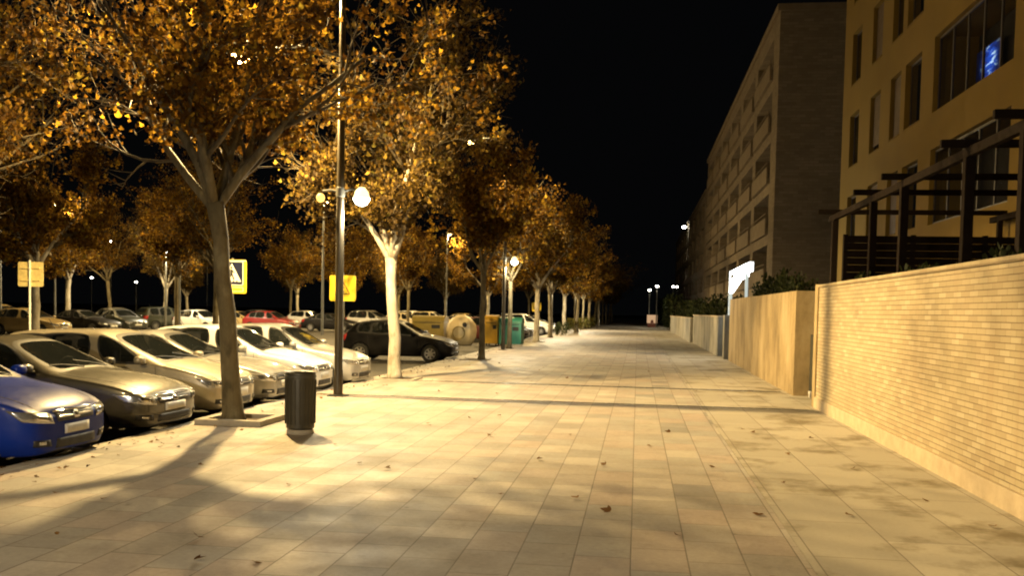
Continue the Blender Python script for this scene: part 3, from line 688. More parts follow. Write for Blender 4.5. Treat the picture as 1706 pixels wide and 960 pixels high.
X2=7.0
b2=empty('apartment_building',(0,0,0)); tag(b2,'grey-brown brick apartment block with recessed balconies beyond the ochre block','building')
Y0,Y1,Z=50.8,101.,17.7
rects=[];bal=[];win2=[]
for s_ in range(6):
    z=.9+s_*2.8
    y=Y0+2.2
    while y<Y1-7:
        rects.append((y,y+6.6,z,z+1.95,1.3)); bal.append((y,y+6.6,z))
        if s_ in (1,3,4): win2.append((y+1.2,y+2.6,z+.9,z+1.9))
        y+=8.
m=MB(); facade(m,X2,Y0,Y1,-.1,Z,rects,mj=0)
m.add([(X2,Y0,-.1),(20,Y0,-.1),(20,Y0,Z),(X2,Y0,Z)],[(3,2,1,0)]); m.add([(X2,Y1,-.1),(20,Y1,-.1),(20,Y1,Z),(X2,Y1,Z)],[(0,1,2,3)]); m.add([(20,Y0,-.1),(20,Y1,-.1),(20,Y1,Z),(20,Y0,Z)],[(0,1,2,3)])
m.build('wall',M['oldbrick'],b2,fixn=False)
m=MB(); m.rbox(X2-.15,20.1,Y0-.12,Y1+.1,Z+.002,Z+.35,.02); m.build('roof_slab',M['slab_band'],b2)
m=MB()
for s_ in range(1,6): m.box(X2+.3,20,Y0-.025,Y0-.003,.6+s_*2.8,.72+s_*2.8)
m.build('floor_band',M['slab_band'],b2)
for i,(a,b,z) in enumerate(bal):
    m=MB(); m.box(X2-.18,X2-.003,a-.1,b+.1,z-.3,z+.0); m.rbox(X2-.18,X2-.1,a-.1,b+.1,z+.002,z+.62,.01); m.tube([(X2-.14,a-.05,z+.86),(X2-.14,b+.05,z+.86)],.025,6); [m.tube([(X2-.14,a+(b-a)*q/8,z+.6),(X2-.14,a+(b-a)*q/8,z+.86)],.02,5) for q in range(9)]
    bb=m.build('balcony',M['slab_band'],b2)
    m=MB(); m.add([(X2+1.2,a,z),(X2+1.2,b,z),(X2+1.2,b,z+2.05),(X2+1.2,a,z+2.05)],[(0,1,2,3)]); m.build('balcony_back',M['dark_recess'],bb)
for i,(a,b,c,d) in enumerate(win2):
    m=MB(); x=X2+1.27; m.box(x-.05,x,a+.003,b-.003,c+.003,c+.05); m.box(x-.05,x,a+.003,b-.003,d-.05,d-.003); m.box(x-.05,x,a+.003,a+.05,c+.05,d-.05); m.box(x-.05,x,b-.05,b-.003,c+.05,d-.05); m.box(x-.046,x,(a+b)/2-.03,(a+b)/2+.03,c+.05,d-.05)
    f=m.build('window',M['frame'],b2)
    m=MB(); m.box(x-.03,x-.02,a+.045,b-.045,c+.045,d-.045); m.build('pane',M['pale_window'] if i in (2,9) else M['window_glass'],f)
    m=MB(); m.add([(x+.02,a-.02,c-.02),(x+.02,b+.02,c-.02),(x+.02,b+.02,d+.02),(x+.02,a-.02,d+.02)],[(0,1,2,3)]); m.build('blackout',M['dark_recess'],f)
b3=empty('apartment_building',(0,0,0)); tag(b3,'farthest dark apartment block showing a single bright wall lamp','building')
rects=[]
for s_ in range(5):
    for k in range(9): rects.append((108+k*8.5,112.5+k*8.5,1.4+s_*2.8,3.2+s_*2.8,.5))
m=MB(); facade(m,7.2,105.,186.,-.1,15.2,rects)
m.add([(7.2,105,-.1),(20,105,-.1),(20,105,15.2),(7.2,105,15.2)],[(3,2,1,0)]); m.add([(7.2,186,-.1),(20,186,-.1),(20,186,15.2),(7.2,186,15.2)],[(0,1,2,3)]); m.build('wall',M['oldbrick'],b3,fixn=False)
for q in rects:
    m=MB(); m.add([(7.69,q[0],q[2]),(7.69,q[1],q[2]),(7.69,q[1],q[3]),(7.69,q[0],q[3])],[(0,1,2,3)]); m.build('window',M['window_glass'],b3)
m=MB(); m.rbox(7.05,20.1,104.9,186.1,15.202,15.5,.02); m.build('roof_slab',M['slab_band'],b3)
r=empty('wall_lamp',(7.19,142,14.6)); tag(r,'bright wall lamp high on the farthest dark block','lamp')
m=MB(); m.box(-.5,0,-.04,.04,.1,.16); m.build('bracket',M['dark_steel'],r)
m=MB(); m.lathe([(0,.16),(.28,.08),(.34,0),(.25,-.14),(0,-.2)],(-.6,0,.1),14); m.build('lamp_head',M['warm_glow'],r,smooth=True)

# white lit sign portal above the rendered wall
r=empty('lit_sign',(3.7,0,0)); tag(r,'glowing white entrance portal rising behind the end of the rendered wall','sign')
M['lit_post']=emis('lit_post_glow',(.9,1,.9),.6)
m=MB(); m.prism([(36.1,3.02),(39.0,2.62),(39.0,3.5),(36.1,3.52)],0,.16,'yz'); m.build('light_box',M['white_glow'],r)
m=MB(); m.prism([(33.6,3.1),(36.0,3.05),(36.0,3.52),(33.6,3.54)],.0,.16,'yz'); m.build('light_box',M['white_glow'],r)
m=MB(); m.rbox(.0,.14,32.3,33.5,3.22,3.54,.02); m.build('light_box',M['white_glow'],r)
m=MB(); m.box(-.012,-.002,37.3,38.5,3.2,3.34); m.build('dark_panel',M['black_print'],r)
m=MB(); m.rbox(.02,.14,39.15,39.5,0,3.55,.01); m.build('post',M['lit_post'],r)
m=MB(); m.rbox(.02,.12,33.52,33.6,1.4,3.2,.01); m.build('post',M['lit_post'],r)
l=bpy.data.lights.new('sign_light','POINT'); l.energy=60; l.color=(.9,1,.95); l.shadow_soft_size=.4; o=bpy.data.objects.new('sign_light',l); col.objects.link(o); o.parent=r; o.location=(-.5,36.5,3.1)
# lit panel at the end of the promenade
r=empty('advertising_panel',(1.75,112,0)); tag(r,'small glowing cream and red panel at the far end of the promenade','panel')
m=MB(); m.rbox(-.6,.6,-.1,.1,.52,1.5,.03); m.build('lit_face',M['pink_glow'],r)
m=MB(); m.rbox(-.55,.55,-.08,.08,.0,.5,.02); m.build('panel_base',M['red_bin'],r)
m=MB(); m.prism([(-.2,.53),(.2,.53),(.12,.9),(-.12,.9)],-.115,-.102); m.build('panel_print',M['red_bin'],r)

# ------------------------------------------------------------------ litter bin
r=empty('litter_bin',(-4.54,12.2,0)); tag(r,'dark round litter bin standing on the paving beside the leaning trunk','bin')
m=MB(); m.lathe([(.0,.06),(.17,.06),(.19,.08),(.2,.3),(.205,.8),(.2,.835),(.185,.85),(.16,.84),(.15,.78),(0,.76)],n=32); m.build('bin_body',M['plastic_dark'],r,smooth='auto')
m=MB(); m.lathe([(0,0),(.185,0),(.188,.03),(.17,.058),(0,.059)],n=24); m.build('foot',M['concrete_trim'],r,smooth='auto')
m=MB()
for k in range(20):
    a=2*pi*k/20; m.tube([(cos(a)*.202,sin(a)*.202,.14),(cos(a)*.207,sin(a)*.207,.74)],.006,5)
m.build('ribs',M['plastic_dark'],r)
m=MB(); m.lathe([(.206,.77),(.213,.775),(.213,.8),(.206,.805)],n=32); m.build('rim_band',M['dark_steel'],r,smooth='auto')

# ------------------------------------------------------------------ signs
def pole_sign(x,y,zc,label,kind,w=.78,h=.78,ztop=None):
    r=empty('traffic_sign',(x,y,-.15)); tag(r,label,'sign','square signs round the crossing')
    top=zc+h/2+.05; m=MB(); m.lathe([(.06,0),(.03,.02),(.03,top),(0,top+.005)],n=12); m.build('post',M['steel'] if kind!='back' else M['white_sign'],r,smooth='auto')
    yf=-.05 if kind!='back' else .035
    def rr(w_,h_,c=.05,zo=0,xo=0,n=4):
        pts=[]
        for (sx,sz,a0) in ((1,-1,-90),(1,1,0),(-1,1,90),(-1,-1,180)):
            for k in range(n+1):
                a=R(a0+90*k/n); pts.append((xo+sx*(w_/2-c)+c*cos(a),zc+zo+sz*(h_/2-c)+c*sin(a)))
        return pts
    m=MB(); m.prism(rr(w,h),yf,yf+.018)
    if kind=='back':
        b=m.build('board',M['sign_back'],r)
        m=MB(); m.box(-.3,.3,.0,.033,zc+.16,zc+.2); m.box(-.3,.3,.0,.033,zc-.2,zc-.16); m.build('bracket',M['sign_back'],r)
        return
    b=m.build('board',M['yellow_sign'],r); S=w*.74 if kind=='full' else w*.55; zo=h*.1 if kind=='full' else 0
    cz=zc+zo; d=yf
    if kind=='full':
        m=MB(); m.prism(rr(w*.97,.03,.01,h/2-.03),d-.004,d-.0005); m.prism(rr(S+.05,S+.05,.04,zo),d-.004,d-.0005); m.build('white_border',M['white_sign'],b)
        m=MB(); m.prism(rr(S,S,.03,zo),d-.008,d-.0045); m.build('blue_square',M['blue_sign'],b)
        m=MB(); m.prism([(-S*.44,cz-S*.38),(S*.44,cz-S*.38),(0,cz+S*.44)],d-.012,d-.0085); m.build('white_triangle',M['white_sign'],b)
        m=MB(); m.prism(rr(w*.8,h*.13,.02,-h*.38),d-.004,d-.0005); m.build('text_strip',M['white_sign'],b)
        m=MB(); m.prism(rr(w*.76,h*.10,.015,-h*.38),d-.008,d-.0045); m.build('text_strip_inset',M['yellow_sign'],b)
    else:
        m=MB(); m.prism([(-S*.55,cz-S*.42),(S*.55,cz-S*.42),(0,cz+S*.55)],d-.004,d-.0005); m.build('warning_triangle',M['sign_brown'],b)
        m=MB(); m.prism([(-S*.43,cz-S*.35),(S*.43,cz-S*.35),(0,cz+S*.40)],d-.008,d-.0045); m.build('triangle_field',M['yellow_sign'],b)
    u=S*.105
    m=MB(); z0=cz-S*.3
    m.prism([(-.2*u,z0+4.6*u),(.35*u,z0+5.1*u),(.1*u,z0+5.8*u),(-.5*u,z0+5.6*u),(-.6*u,z0+5.*u)],d-.016,d-.0125)
    m.prism([(-.7*u,z0+4.5*u),(.5*u,z0+4.4*u),(.45*u,z0+2.4*u),(1.3*u,z0+.2*u),(.7*u,z0+.0*u),(0,z0+1.9*u),(-1.1*u,z0+.0*u),(-1.6*u,z0+.3*u),(-.6*u,z0+2.5*u)],d-.016,d-.0125)
    m.prism([(.45*u,z0+4.1*u),(1.4*u,z0+3.1*u),(1.2*u,z0+2.8*u),(.4*u,z0+3.5*u)],d-.016,d-.0125)
    for k in range(4): m.prism([((-2.6+1.5*k)*u,z0-.7*u),((-1.8+1.5*k)*u,z0-.7*u),((-1.8+1.5*k)*u,z0-.25*u),((-2.6+1.5*k)*u,z0-.25*u)],d-.016,d-.0125)
    m.build('pedestrian_symbol',M['black_print'],b)
pole_sign(-11.42,25.2,2.53+.15,'pedestrian crossing sign with blue square on a yellow board, half hidden by trunk','full',.86,.95)
pole_sign(-8.2,25.3,2.26+.15,'plain yellow pedestrian warning sign seen behind the lamp post','plain',.76,.72)
pole_sign(-17.6,25.1,2.5+.15,'weathered square sign seen from behind on a pale post above the estate cars','back',.8,.72)
r=pole_sign(-5.75,53.2,1.95+.15,'small yellow sign beside the ochre trunk past the teal container','plain',.55,.5)

# ------------------------------------------------------------------ recycling containers
def container(x,y,w,d,h,mat,label,name='recycling_container',lidm=None,slot=True):
    r=empty(name,(x,y,-.15)); tag(r,label,'container','recycling containers by the kerb')
    m=MB(); 
    poly=[(-d/2*.86,.12),(d/2*.86,.12),(d/2,h*.78),(-d/2,h*.78)]
    bm=MB(); bm.rbox(-w/2,w/2,-d/2,d/2,.12,h*.8,.04); bm.build('body',M[mat],r,smooth='auto')
    m=MB(); pts=[]
    for k in range(9):
        a=pi*k/8; pts.append((-cos(a)*(d/2+.02),h*.8+.003+sin(a)*h*.2))
    m.prism([(p[0],p[1]) for p in pts],-w/2-.02,w/2+.02,'yz'); m.build('lid',M[lidm or mat],r,smooth='auto')
    m=MB()
    for sx in (-1,1):
        for sy in (-1,1): m.lathe([(0,-.03),(.08,-.03),(.08,.03),(0,.03)],(sx*(w/2-.1),sy*(d/2-.12),.08),14,'x')
    m.build('castors',M['rubber'],r)
    if slot: m=MB(); m.box(w*.12,w*.38,-d/2-.012,-d/2-.002,h*.55,h*.68); m.box(-w*.4,w*.4,-d/2-.01,-d/2-.002,h*.74,h*.76); m.build('slot',M['trim'],r)
    return r
container(-6.45,47.9,1.15,1.2,1.52,'teal','tall teal recycling container at the end of the container row')
container(-7.55,48.6,.7,1.1,1.6,'yellow_bin','narrow yellow recycling container beside the teal one')
container(-7.02,49.4,.5,1.,1.45,'red_bin','narrow brown container wedged between the yellow and teal ones',slot=False)
container(-11.1,49.4,1.75,1.3,1.5,'olive','wide olive metal container behind the black car bonnet')
r=empty('bottle_bank',(-9.15,48.2,-.15)); tag(r,'round beige bottle bank between olive and yellow containers','container','recycling containers by the kerb')
m=MB(); prof=[(0,.0),(.5,.0),(.62,.1),(.78,.45),(.82,.78),(.74,1.12),(.5,1.42),(.2,1.58),(0,1.6)]; m.lathe(prof,n=8); m.build('shell',M['beige'],r,smooth='auto')
m=MB()
for k in range(2):
    a=-pi/2+.4+k*pi
    m.lathe([(0,-.03),(.1,-.03),(.13,0),(.1,.03),(0,.03)],(cos(a)*.72,sin(a)*.72,1.08),14,'y')
m.build('bottle_hole',M['trim'],r)
m=MB(); m.lathe([(.3,-.02),(.34,-.02),(.34,.02),(.3,.02),(.3,-.02)],(0,-.78,.66),20,'y'); m.build('ring_emblem',M['olive'],r)

# ------------------------------------------------------------------ cars
def lerp(a,b,f): return a+(b-a)*f
CARS={
'hatch':dict(fx=1.24,rx=-1.28,wr=.31,st=[
 (2.02,2.02,1.98,.56,.25,.60,.48,.69),(1.93,1.93,1.88,.745,.20,.685,.61,.765),(1.62,1.62,1.6,.84,.19,.80,.67,.875),(1.2,1.2,1.2,.86,.19,.875,.68,.945),
 (.95,.95,.92,.865,.19,.905,.67,.99),(.82,.74,.16,.868,.19,.925,.575,1.405),(.02,-.02,-.12,.872,.19,.945,.60,1.47),(-.08,-.13,-.21,.872,.19,.948,.60,1.475),
 (-.85,-.9,-.9,.862,.19,.975,.585,1.455),(-1.34,-1.36,-1.45,.845,.20,1.0,.55,1.40),(-1.82,-1.86,-1.84,.80,.22,.98,.60,1.06),(-1.96,-1.97,-1.95,.755,.26,.80,.6,.90),(-2.02,-2.02,-2.0,.64,.30,.62,.5,.72)]),
'sedan':dict(fx=1.34,rx=-1.3,wr=.30,st=[
 (2.22,2.22,2.18,.55,.25,.56,.48,.655),(2.14,2.14,2.1,.74,.20,.645,.61,.725),(1.8,1.8,1.78,.835,.185,.76,.67,.835),(1.3,1.3,1.3,.852,.18,.84,.68,.905),
 (.92,.92,.90,.858,.18,.875,.67,.955),(.80,.70,.06,.86,.18,.895,.56,1.335),(-.02,-.06,-.2,.862,.18,.91,.585,1.395),(-.12,-.16,-.29,.862,.18,.912,.585,1.395),
 (-.8,-.86,-.88,.856,.18,.935,.57,1.365),(-1.2,-1.24,-1.12,.848,.19,.95,.53,1.30),(-1.66,-1.7,-1.68,.83,.2,.945,.62,1.005),(-2.1,-2.12,-2.1,.77,.24,.86,.62,.965),(-2.2,-2.2,-2.18,.64,.29,.62,.5,.74)]),
'mpv':dict(fx=1.3,rx=-1.32,wr=.315,st=[
 (2.12,2.12,2.08,.57,.26,.64,.49,.74),(2.03,2.03,1.98,.76,.21,.735,.63,.82),(1.75,1.75,1.72,.85,.2,.86,.69,.94),(1.42,1.42,1.4,.87,.2,.945,.70,1.03),
 (1.2,1.2,1.15,.878,.2,.975,.69,1.085),(1.08,.98,.2,.882,.2,.99,.60,1.545),(.12,.08,-.05,.886,.2,1.0,.63,1.62),(.02,-.02,-.13,.886,.2,1.0,.63,1.625),
 (-.95,-.98,-1.0,.88,.2,1.02,.62,1.61),(-1.62,-1.66,-1.7,.865,.21,1.04,.58,1.555),(-1.98,-2.0,-1.96,.84,.23,1.03,.64,1.15),(-2.08,-2.09,-2.07,.79,.27,.82,.64,.93),(-2.12,-2.12,-2.1,.68,.3,.64,.54,.74)]),
}
CARS['estate']=dict(CARS['mpv'],st=[(a,b,c,w,zb,.20+(zs-.2)*.90,wr,.20+(zr-.2)*.875) for (a,b,c,w,zb,zs,wr,zr) in CARS['mpv']['st']])
IN_WS,IN_RW,IN_S1,IN_S2,IN_S3=4,5,6,7,8
def car_body(P):
    bm=bmesh.new(); rings=[]; cr=bm.edges.layers.float.new('crease_edge'); cv=bm.verts.layers.float.new('crease_vert')
    for (xl,xs,xu,w,zb,zs,wr,zr) in P['st']:
        half=[(xl,0,zb),(xl,w*.84,zb),(xl,w*.975,zb+.12),(xl,w,lerp(zb,zs,.52)),(xs,w*.965,zs),(xu,wr,zr-.055),(xu,wr*.62,zr-.008),(xu,0,zr)]
        ring=half+[(x,-y,z) for (x,y,z) in half[-2:0:-1]]
        rings.append([bm.verts.new(p) for p in ring])
    n=14; grid={}
    for i in range(len(rings)-1):
        for k in range(n):
            a,b=rings[i],rings[i+1]; f=bm.faces.new((a[k],a[(k+1)%n],b[(k+1)%n],b[k])); grid[(i,k)]=f
            f.material_index=0
            if k in (0,13): f.material_index=2
    for ring,fl in ((rings[0],1),(rings[-1],0)):
        for k in range(7):
            q=[ring[k],ring[k+1],ring[n-k-1],ring[(n-k)%n]]
            qq=[]
            for v in q:
                if v not in qq: qq.append(v)
            bm.faces.new(qq if fl else qq[::-1])
    bmesh.ops.recalc_face_normals(bm,faces=bm.faces)
    def crease(v1,v2,val):
        e=bm.edges.get((v1,v2))
        if e: e[cr]=val
    for i in range(len(rings)-1):
        for k in (4,10): crease(rings[i][k],rings[i+1][k],.35 if i<4 or i>9 else .6)
        for k in (5,9): crease(rings[i][k],rings[i+1][k],.3)
        for k in (1,13): crease(rings[i][k],rings[i+1][k],.5)
    for k in (5,6,7,8): crease(rings[4][k],rings[4][k+1],.7)
    def glass(fs,idx,th,ring_mi=2,region=True):
        if region: r_=bmesh.ops.inset_region(bm,faces=fs,thickness=th,use_even_offset=True)
        else: r_=bmesh.ops.inset_individual(bm,faces=fs,thickness=th,use_even_offset=True)
        for f in fs: f.material_index=idx
        for f in r_['faces']: f.material_index=ring_mi
        st=set(fs)
        for f in fs:
            for e in f.edges:
                if not all(g in st for g in e.link_faces): e[cr]=.95
            if not region or len(fs)==1:
                for v_ in f.verts: v_[cv]=.75
    glass([grid[(4,k)] for k in (5,6,7,8)],IN_WS,.045)
    glass([grid[(9,k)] for k in (5,6,7,8)],IN_RW,.07,0)
    for i,idx in ((5,IN_S1),(7,IN_S2),(8,IN_S3)):
        for k in (4,9): glass([grid[(i,k)]],idx,.03)
    me=bpy.data.meshes.new('car_cage'); bm.to_mesh(me); bm.free()
    for k in range(9): me.materials.append(M['trim'])
    o=link('car_cage',me); md=o.modifiers.new('s','SUBSURF'); md.levels=3; md.render_levels=3
    cm=MB()
    for x in (P['fx'],P['rx']):
        for s_ in (-1,1):
            cm.lathe([(0,s_*.52),(P['wr']+.055,s_*.52),(P['wr']+.055,s_*1.3),(0,s_*1.3)],(x,0,P['wr']),32,'y',3)
    bmc=bmesh.new()
    mec=bpy.data.meshes.new('cut'); mec.from_pydata(cm.v,[],cm.f)
    for k in range(9): mec.materials.append(M['trim'])
    mec.polygons.foreach_set('material_index',cm.m)
    bmc.from_mesh(mec); bmesh.ops.remove_doubles(bmc,verts=bmc.verts,dist=1e-5); bmesh.ops.recalc_face_normals(bmc,faces=bmc.faces); bmc.to_mesh(mec); bmc.free()
    oc=link('cut',mec); md=o.modifiers.new('b','BOOLEAN'); md.object=oc; md.operation='DIFFERENCE'; md.solver='EXACT'; md.material_mode='INDEX'
    dg=bpy.context.evaluated_depsgraph_get(); ev=o.evaluated_get(dg); res=bpy.data.meshes.new_from_object(ev)
    bpy.data.objects.remove(o); bpy.data.objects.remove(oc)
    return res
def split_mesh(me,test,name,mats):
    keep=[p for p in me.polygons if test(p)]
    if not keep: return None
    used={}; vs=[]; fs=[]; mi=[]
    for p in keep:
        f=[]
        for v in p.vertices:
            if v not in used: used[v]=len(vs); vs.append(me.vertices[v].co[:])
            f.append(used[v])
        fs.append(f); mi.append({0:0,2:1,3:2}.get(p.material_index,0) if len(mats)>1 else 0)
    n=bpy.data.meshes.new(name); n.from_pydata(vs,[],fs)
    for m_ in mats: n.materials.append(m_)
    n.polygons.foreach_set('material_index',mi); n.polygons.foreach_set('use_smooth',[True]*len(fs)); n.set_sharp_from_angle(angle=R(50)); n.update(); return n
def make_car(kind,label,paintm,group):
    P=CARS[kind]; me=car_body(P)
    bvh=BVHTree.FromPolygons([v.co[:] for v in me.vertices],[p.vertices[:] for p in me.polygons])
    r=empty('parked_car'); tag(r,label,'car',group)
    link('body',split_mesh(me,lambda p:p.material_index<4,'body',[paintm,M['trim'],M['trim']]),r)
    link('windscreen',split_mesh(me,lambda p:p.material_index==IN_WS,'windscreen',[M['car_glass']]),r)
    link('rear_window',split_mesh(me,lambda p:p.material_index==IN_RW,'rear_window',[M['car_glass']]),r)
    for idx in (IN_S1,IN_S2,IN_S3):
        for s_ in (1,-1):
            n=split_mesh(me,lambda p:p.material_index==idx and p.center.y*s_>0,'side_window',[M['car_glass']])
            if n: link('side_window',n,r)
    def cyl(quad,mat,name,parent,cx,nu=8,nv=5,off=.006,flip=1):
        (a,b,c,d)=quad; pts=[]
        for j in range(nv+1):
            for i in range(nu+1):
                u,v=i/nu,j/nv
                th=lerp(lerp(a[0],b[0],u),lerp(d[0],c[0],u),v); z=lerp(lerp(a[1],b[1],u),lerp(d[1],c[1],u),v)
                dr=Vector((cos(R(th))*flip,sin(R(th)),0)); h=bvh.ray_cast(Vector((cx,0,z))+dr*4,-dr)
                pts.append((h[0]+dr*off) if h[0] is not None else None)
        return patch(pts,nu,nv,mat,name,parent)
    def side(s_,quad,mat,name,parent,nu=6,nv=4,off=.004):
        (a,b,c,d)=quad; pts=[]
        for j in range(nv+1):
            for i in range(nu+1):
                u,v=i/nu,j/nv; x=lerp(lerp(a[0],b[0],u),lerp(d[0],c[0],u),v); z=lerp(lerp(a[1],b[1],u),lerp(d[1],c[1],u),v)
                h=bvh.ray_cast(Vector((x,s_*3,z)),Vector((0,-s_,0))); pts.append((h[0]+Vector((0,s_*off,0))) if h[0] is not None else None)
        return patch(pts,nu,nv,mat,name,parent)
    def patch(pts,nu,nv,mat,name,parent):
        vs=[];ix={}
        for k,p in enumerate(pts):
            if p is not None: ix[k]=len(vs); vs.append(p)
        fs=[]
        for j in range(nv):
            for i in range(nu):
                q=[j*(nu+1)+i,j*(nu+1)+i+1,(j+1)*(nu+1)+i+1,(j+1)*(nu+1)+i]
                if all(k in ix for k in q): fs.append([ix[k] for k in q])
        if not fs: return None
        m_=MB(); m_.add(vs,fs); o=m_.build(name,mat,parent,smooth=True)
        md=o.modifiers.new('thick','SOLIDIFY'); md.thickness=.012; md.offset=-1 if True else 0
        return o
    z=P['st'][0][5]; zh=P['st'][1][5]; cx=.9
    base=zh-.005
    for s_ in (1,-1):
        h=cyl([(s_*20,base-.135),(s_*38,base-.09),(s_*45,base+.035),(s_*22,base-.015)],M['head_glass'],'headlight',r,cx,10,5)
        cyl([(s_*24,base-.105),(s_*31,base-.075),(s_*32,base-.01),(s_*24.5,base-.03)],M['chrome'],'lamp_reflector',h,cx,5,4,.012)
        cyl([(s_*22,.30),(s_*33,.31),(s_*33,.385),(s_*23,.375)],M['trim'],'fog_lamp_recess',r,cx,6,3)
        cyl([(s_*26,.325),(s_*30,.328),(s_*30,.365),(s_*26,.363)],M['head_glass'],'fog_lamp',r,cx,3,3,.012)
        zr=P['st'][10][5]
        cyl([(s_*24,zr-.28),(s_*40,zr-.26),(s_*42,zr-.02),(s_*26,zr-.04)],M['tail'],'tail_light',r,-.9,6,5,.006,-1)
    g=cyl([(-17,base-.12),(17,base-.12),(18.5,base-.02),(-18.5,base-.02)],M['trim'],'grille',r,cx,12,4)
    cyl([(-16.5,base-.078),(16.5,base-.078),(17,base-.058),(-17,base-.058)],M['chrome'],'grille_bar',g,cx,12,1,.012)
    cyl([(-2.6,base-.1),(2.6,base-.1),(2.6,base-.022),(-2.6,base-.022)],M['chrome'],'badge',g,cx,3,3,.018)
    cyl([(-19,base-.012),(19,base-.012),(19.5,base+.004),(-19.5,base+.004)],M['chrome'],'grille_surround',g,cx,12,1,.010)
    cyl([(-19,.27),(19,.27),(18,.375),(-18,.375)],M['trim'],'air_intake',r,cx,12,3)
    pl=cyl([(-11.5,.415),(11.5,.415),(11.5,.52),(-11.5,.52)],M['plate'],'number_plate',r,cx,8,2,.014)
    pl=cyl([(-12,.6),(12,.6),(12,.71),(-12,.71)],M['plate'],'number_plate',r,-.9,8,2,.014,-1)
    st=P['st']; zs=st[6][5]
    for s_ in (1,-1):
        for x0,x1 in ((st[5][0]+.06,st[5][0]-.02),(st[6][0]-.03,st[6][0]-.06),(st[8][0]-.08,st[8][0]-.16)):
            side(s_,[(x0-.0,.3),(x0+.008,.3),(x1+.008,zs-.03),(x1,zs-.03)],M['trim'],'door_gap',r,1,8,.002)
        side(s_,[(st[8][0]-.1,.295),(st[5][0]+.05,.295),(st[5][0]+.05,.303),(st[8][0]-.1,.303)],M['trim'],'sill_gap',r,10,1,.002)
        for x in (st[6][0]+.12,st[8][0]+.05):
            side(s_,[(x,zs-.135),(x+.16,zs-.135),(x+.16,zs-.1),(x,zs-.1)],paintm,'door_handle',r,4,2,.022)
        m_=MB(); mx=st[5][1]-.1; my=s_*(st[5][3]+.1); mz=zs+.07
        bmx=bmesh.new(); bmesh.ops.create_uvsphere(bmx,u_segments=14,v_segments=10,radius=1)
        vv=[]
        for v in bmx.verts:
            c=v.co; sg=lambda a,e:math.copysign(abs(a)**e,a)
            vv.append((mx+sg(c.x,.75)*.075,my+sg(c.y,.7)*.1,mz+sg(c.z,.75)*.065))
        bmx.verts.index_update(); m_.add(vv,[[v.index for v in f.verts] for f in bmx.faces]); bmx.free()
        m_.tube([(mx,s_*(st[5][3]-.08),mz-.055),(mx,my,mz-.04)],.022,8)
        m_.build('mirror',paintm,r,smooth=True)
    for s_ in (1,-1):
        pts=[]
        for k in range(13):
            f=k/12; xx=lerp(st[4][0]-.02,st[1][0]-.02,f); yy=s_*lerp(st[4][6]+.03,st[1][6]-.06,f)
            h=bvh.ray_cast(Vector((xx,yy,3)),Vector((0,0,-1)))
            if h[0] is not None: pts.append(h[0]+Vector((0,0,-.001)))
        m_=MB(); m_.tube(pts,.005,5); m_.build('bonnet_gap',M['trim'],r)
    # wheels
    for x in (P['fx'],P['rx']):
        for s_ in (1,-1):
            w_=P['wr']; yo=s_*(st[4][3]-.115)
            m_=MB(); m_.lathe([(w_*.62,-.1),(w_*.9,-.105),(w_,-.07),(w_,.07),(w_*.9,.105),(w_*.62,.1),(w_*.62,-.1)],(x,yo,w_),32,'y'); wh=m_.build('wheel',M['rubber'],r,smooth='auto')
            m_=MB(); m_.lathe([(w_*.63,.08*s_),(w_*.6,.085*s_),(w_*.56,.02*s_),(w_*.3,.0),(0,.0)],(x,yo,w_),32,'y',1)
            m_.lathe([(w_*.63,.095*s_),(w_*.66,.1*s_),(w_*.57,.098*s_),(w_*.56,.06*s_)],(x,yo,w_),32,'y',0)
            m_.lathe([(0,.09*s_),(w_*.16,.088*s_),(w_*.18,.03*s_)],(x,yo,w_),16,'y',0)
            for k in range(7):
                a=2*pi*k/7+.3
                dv=Vector((cos(a),0,sin(a))); pv=Vector((-sin(a),0,cos(a))); c=Vector((x,yo,w_)); Y=Vector((0,s_,0))
                p=[c+dv*w_*.13+pv*.032+Y*.088,c+dv*w_*.13-pv*.032+Y*.088,c+dv*w_*.6-pv*.022+Y*.09,c+dv*w_*.6+pv*.022+Y*.09]
                m_.add(p+[q-Y*.04 for q in p],[(0,1,2,3),(0,4,5,1),(1,5,6,2),(2,6,7,3),(3,7,4,0),(4,7,6,5)],0)
            m_.build('rim',[M['rim'],M['trim']],wh,smooth='auto')
    # interior
    m_=MB(); zf=zs-.45
    for yy in (.36,-.36):
        m_.rbox(-.35,.15,yy-.24,yy+.24,zf,zf+.14,.05); m_.rbox(-.5,-.34,yy-.23,yy+.23,zf+.1,zs+.2,.05); m_.rbox(-.5,-.4,yy-.12,yy+.12,zs+.2,zs+.36,.04)
        m_.rbox(-1.3,-1.15,yy-.26,yy+.26,zf+.1,zs+.16,.05); m_.rbox(-1.28,-1.2,yy-.12,yy+.12,zs+.16,zs+.29,.03)
    m_.build('seats',M['seatcloth'],r,smooth='auto')
    m_=MB(); m_.rbox(.45,st[5][0]+.1,-.7,.7,zs-.2,zs-.02,.05); m_.tube([(.32+.05*cos(a),.36+.18*cos(a*1.),zs-.02+.18*sin(a)) for a in [k*pi/8 for k in range(17)]],.014,6); m_.build('dashboard',M['trim'],r,smooth='auto')
    # wipers, aerial
    m_=MB()
    for (y0,y1) in ((.45,-.1),(-.1,-.62)):
        pts=[]
        for k in range(7):
            f=k/6; y=lerp(y0,y1,f); xx=st[4][2]-.02-.18*f; h=bvh.ray_cast(Vector((xx,y,3)),Vector((0,0,-1)))
            if h[0] is not None: pts.append(h[0]+Vector((.006,0,.014)))
        if len(pts)>2: m_.tube(pts,.009,5)
    m_.build('wipers',M['trim'],r)
    m_=MB(); h=bvh.ray_cast(Vector((st[8][2]-.2,0,3)),Vector((0,0,-1)))[0]; m_.tube([h,h+Vector((-.12,0,.17))],[.008,.004],5); m_.build('aerial',M['trim'],r)
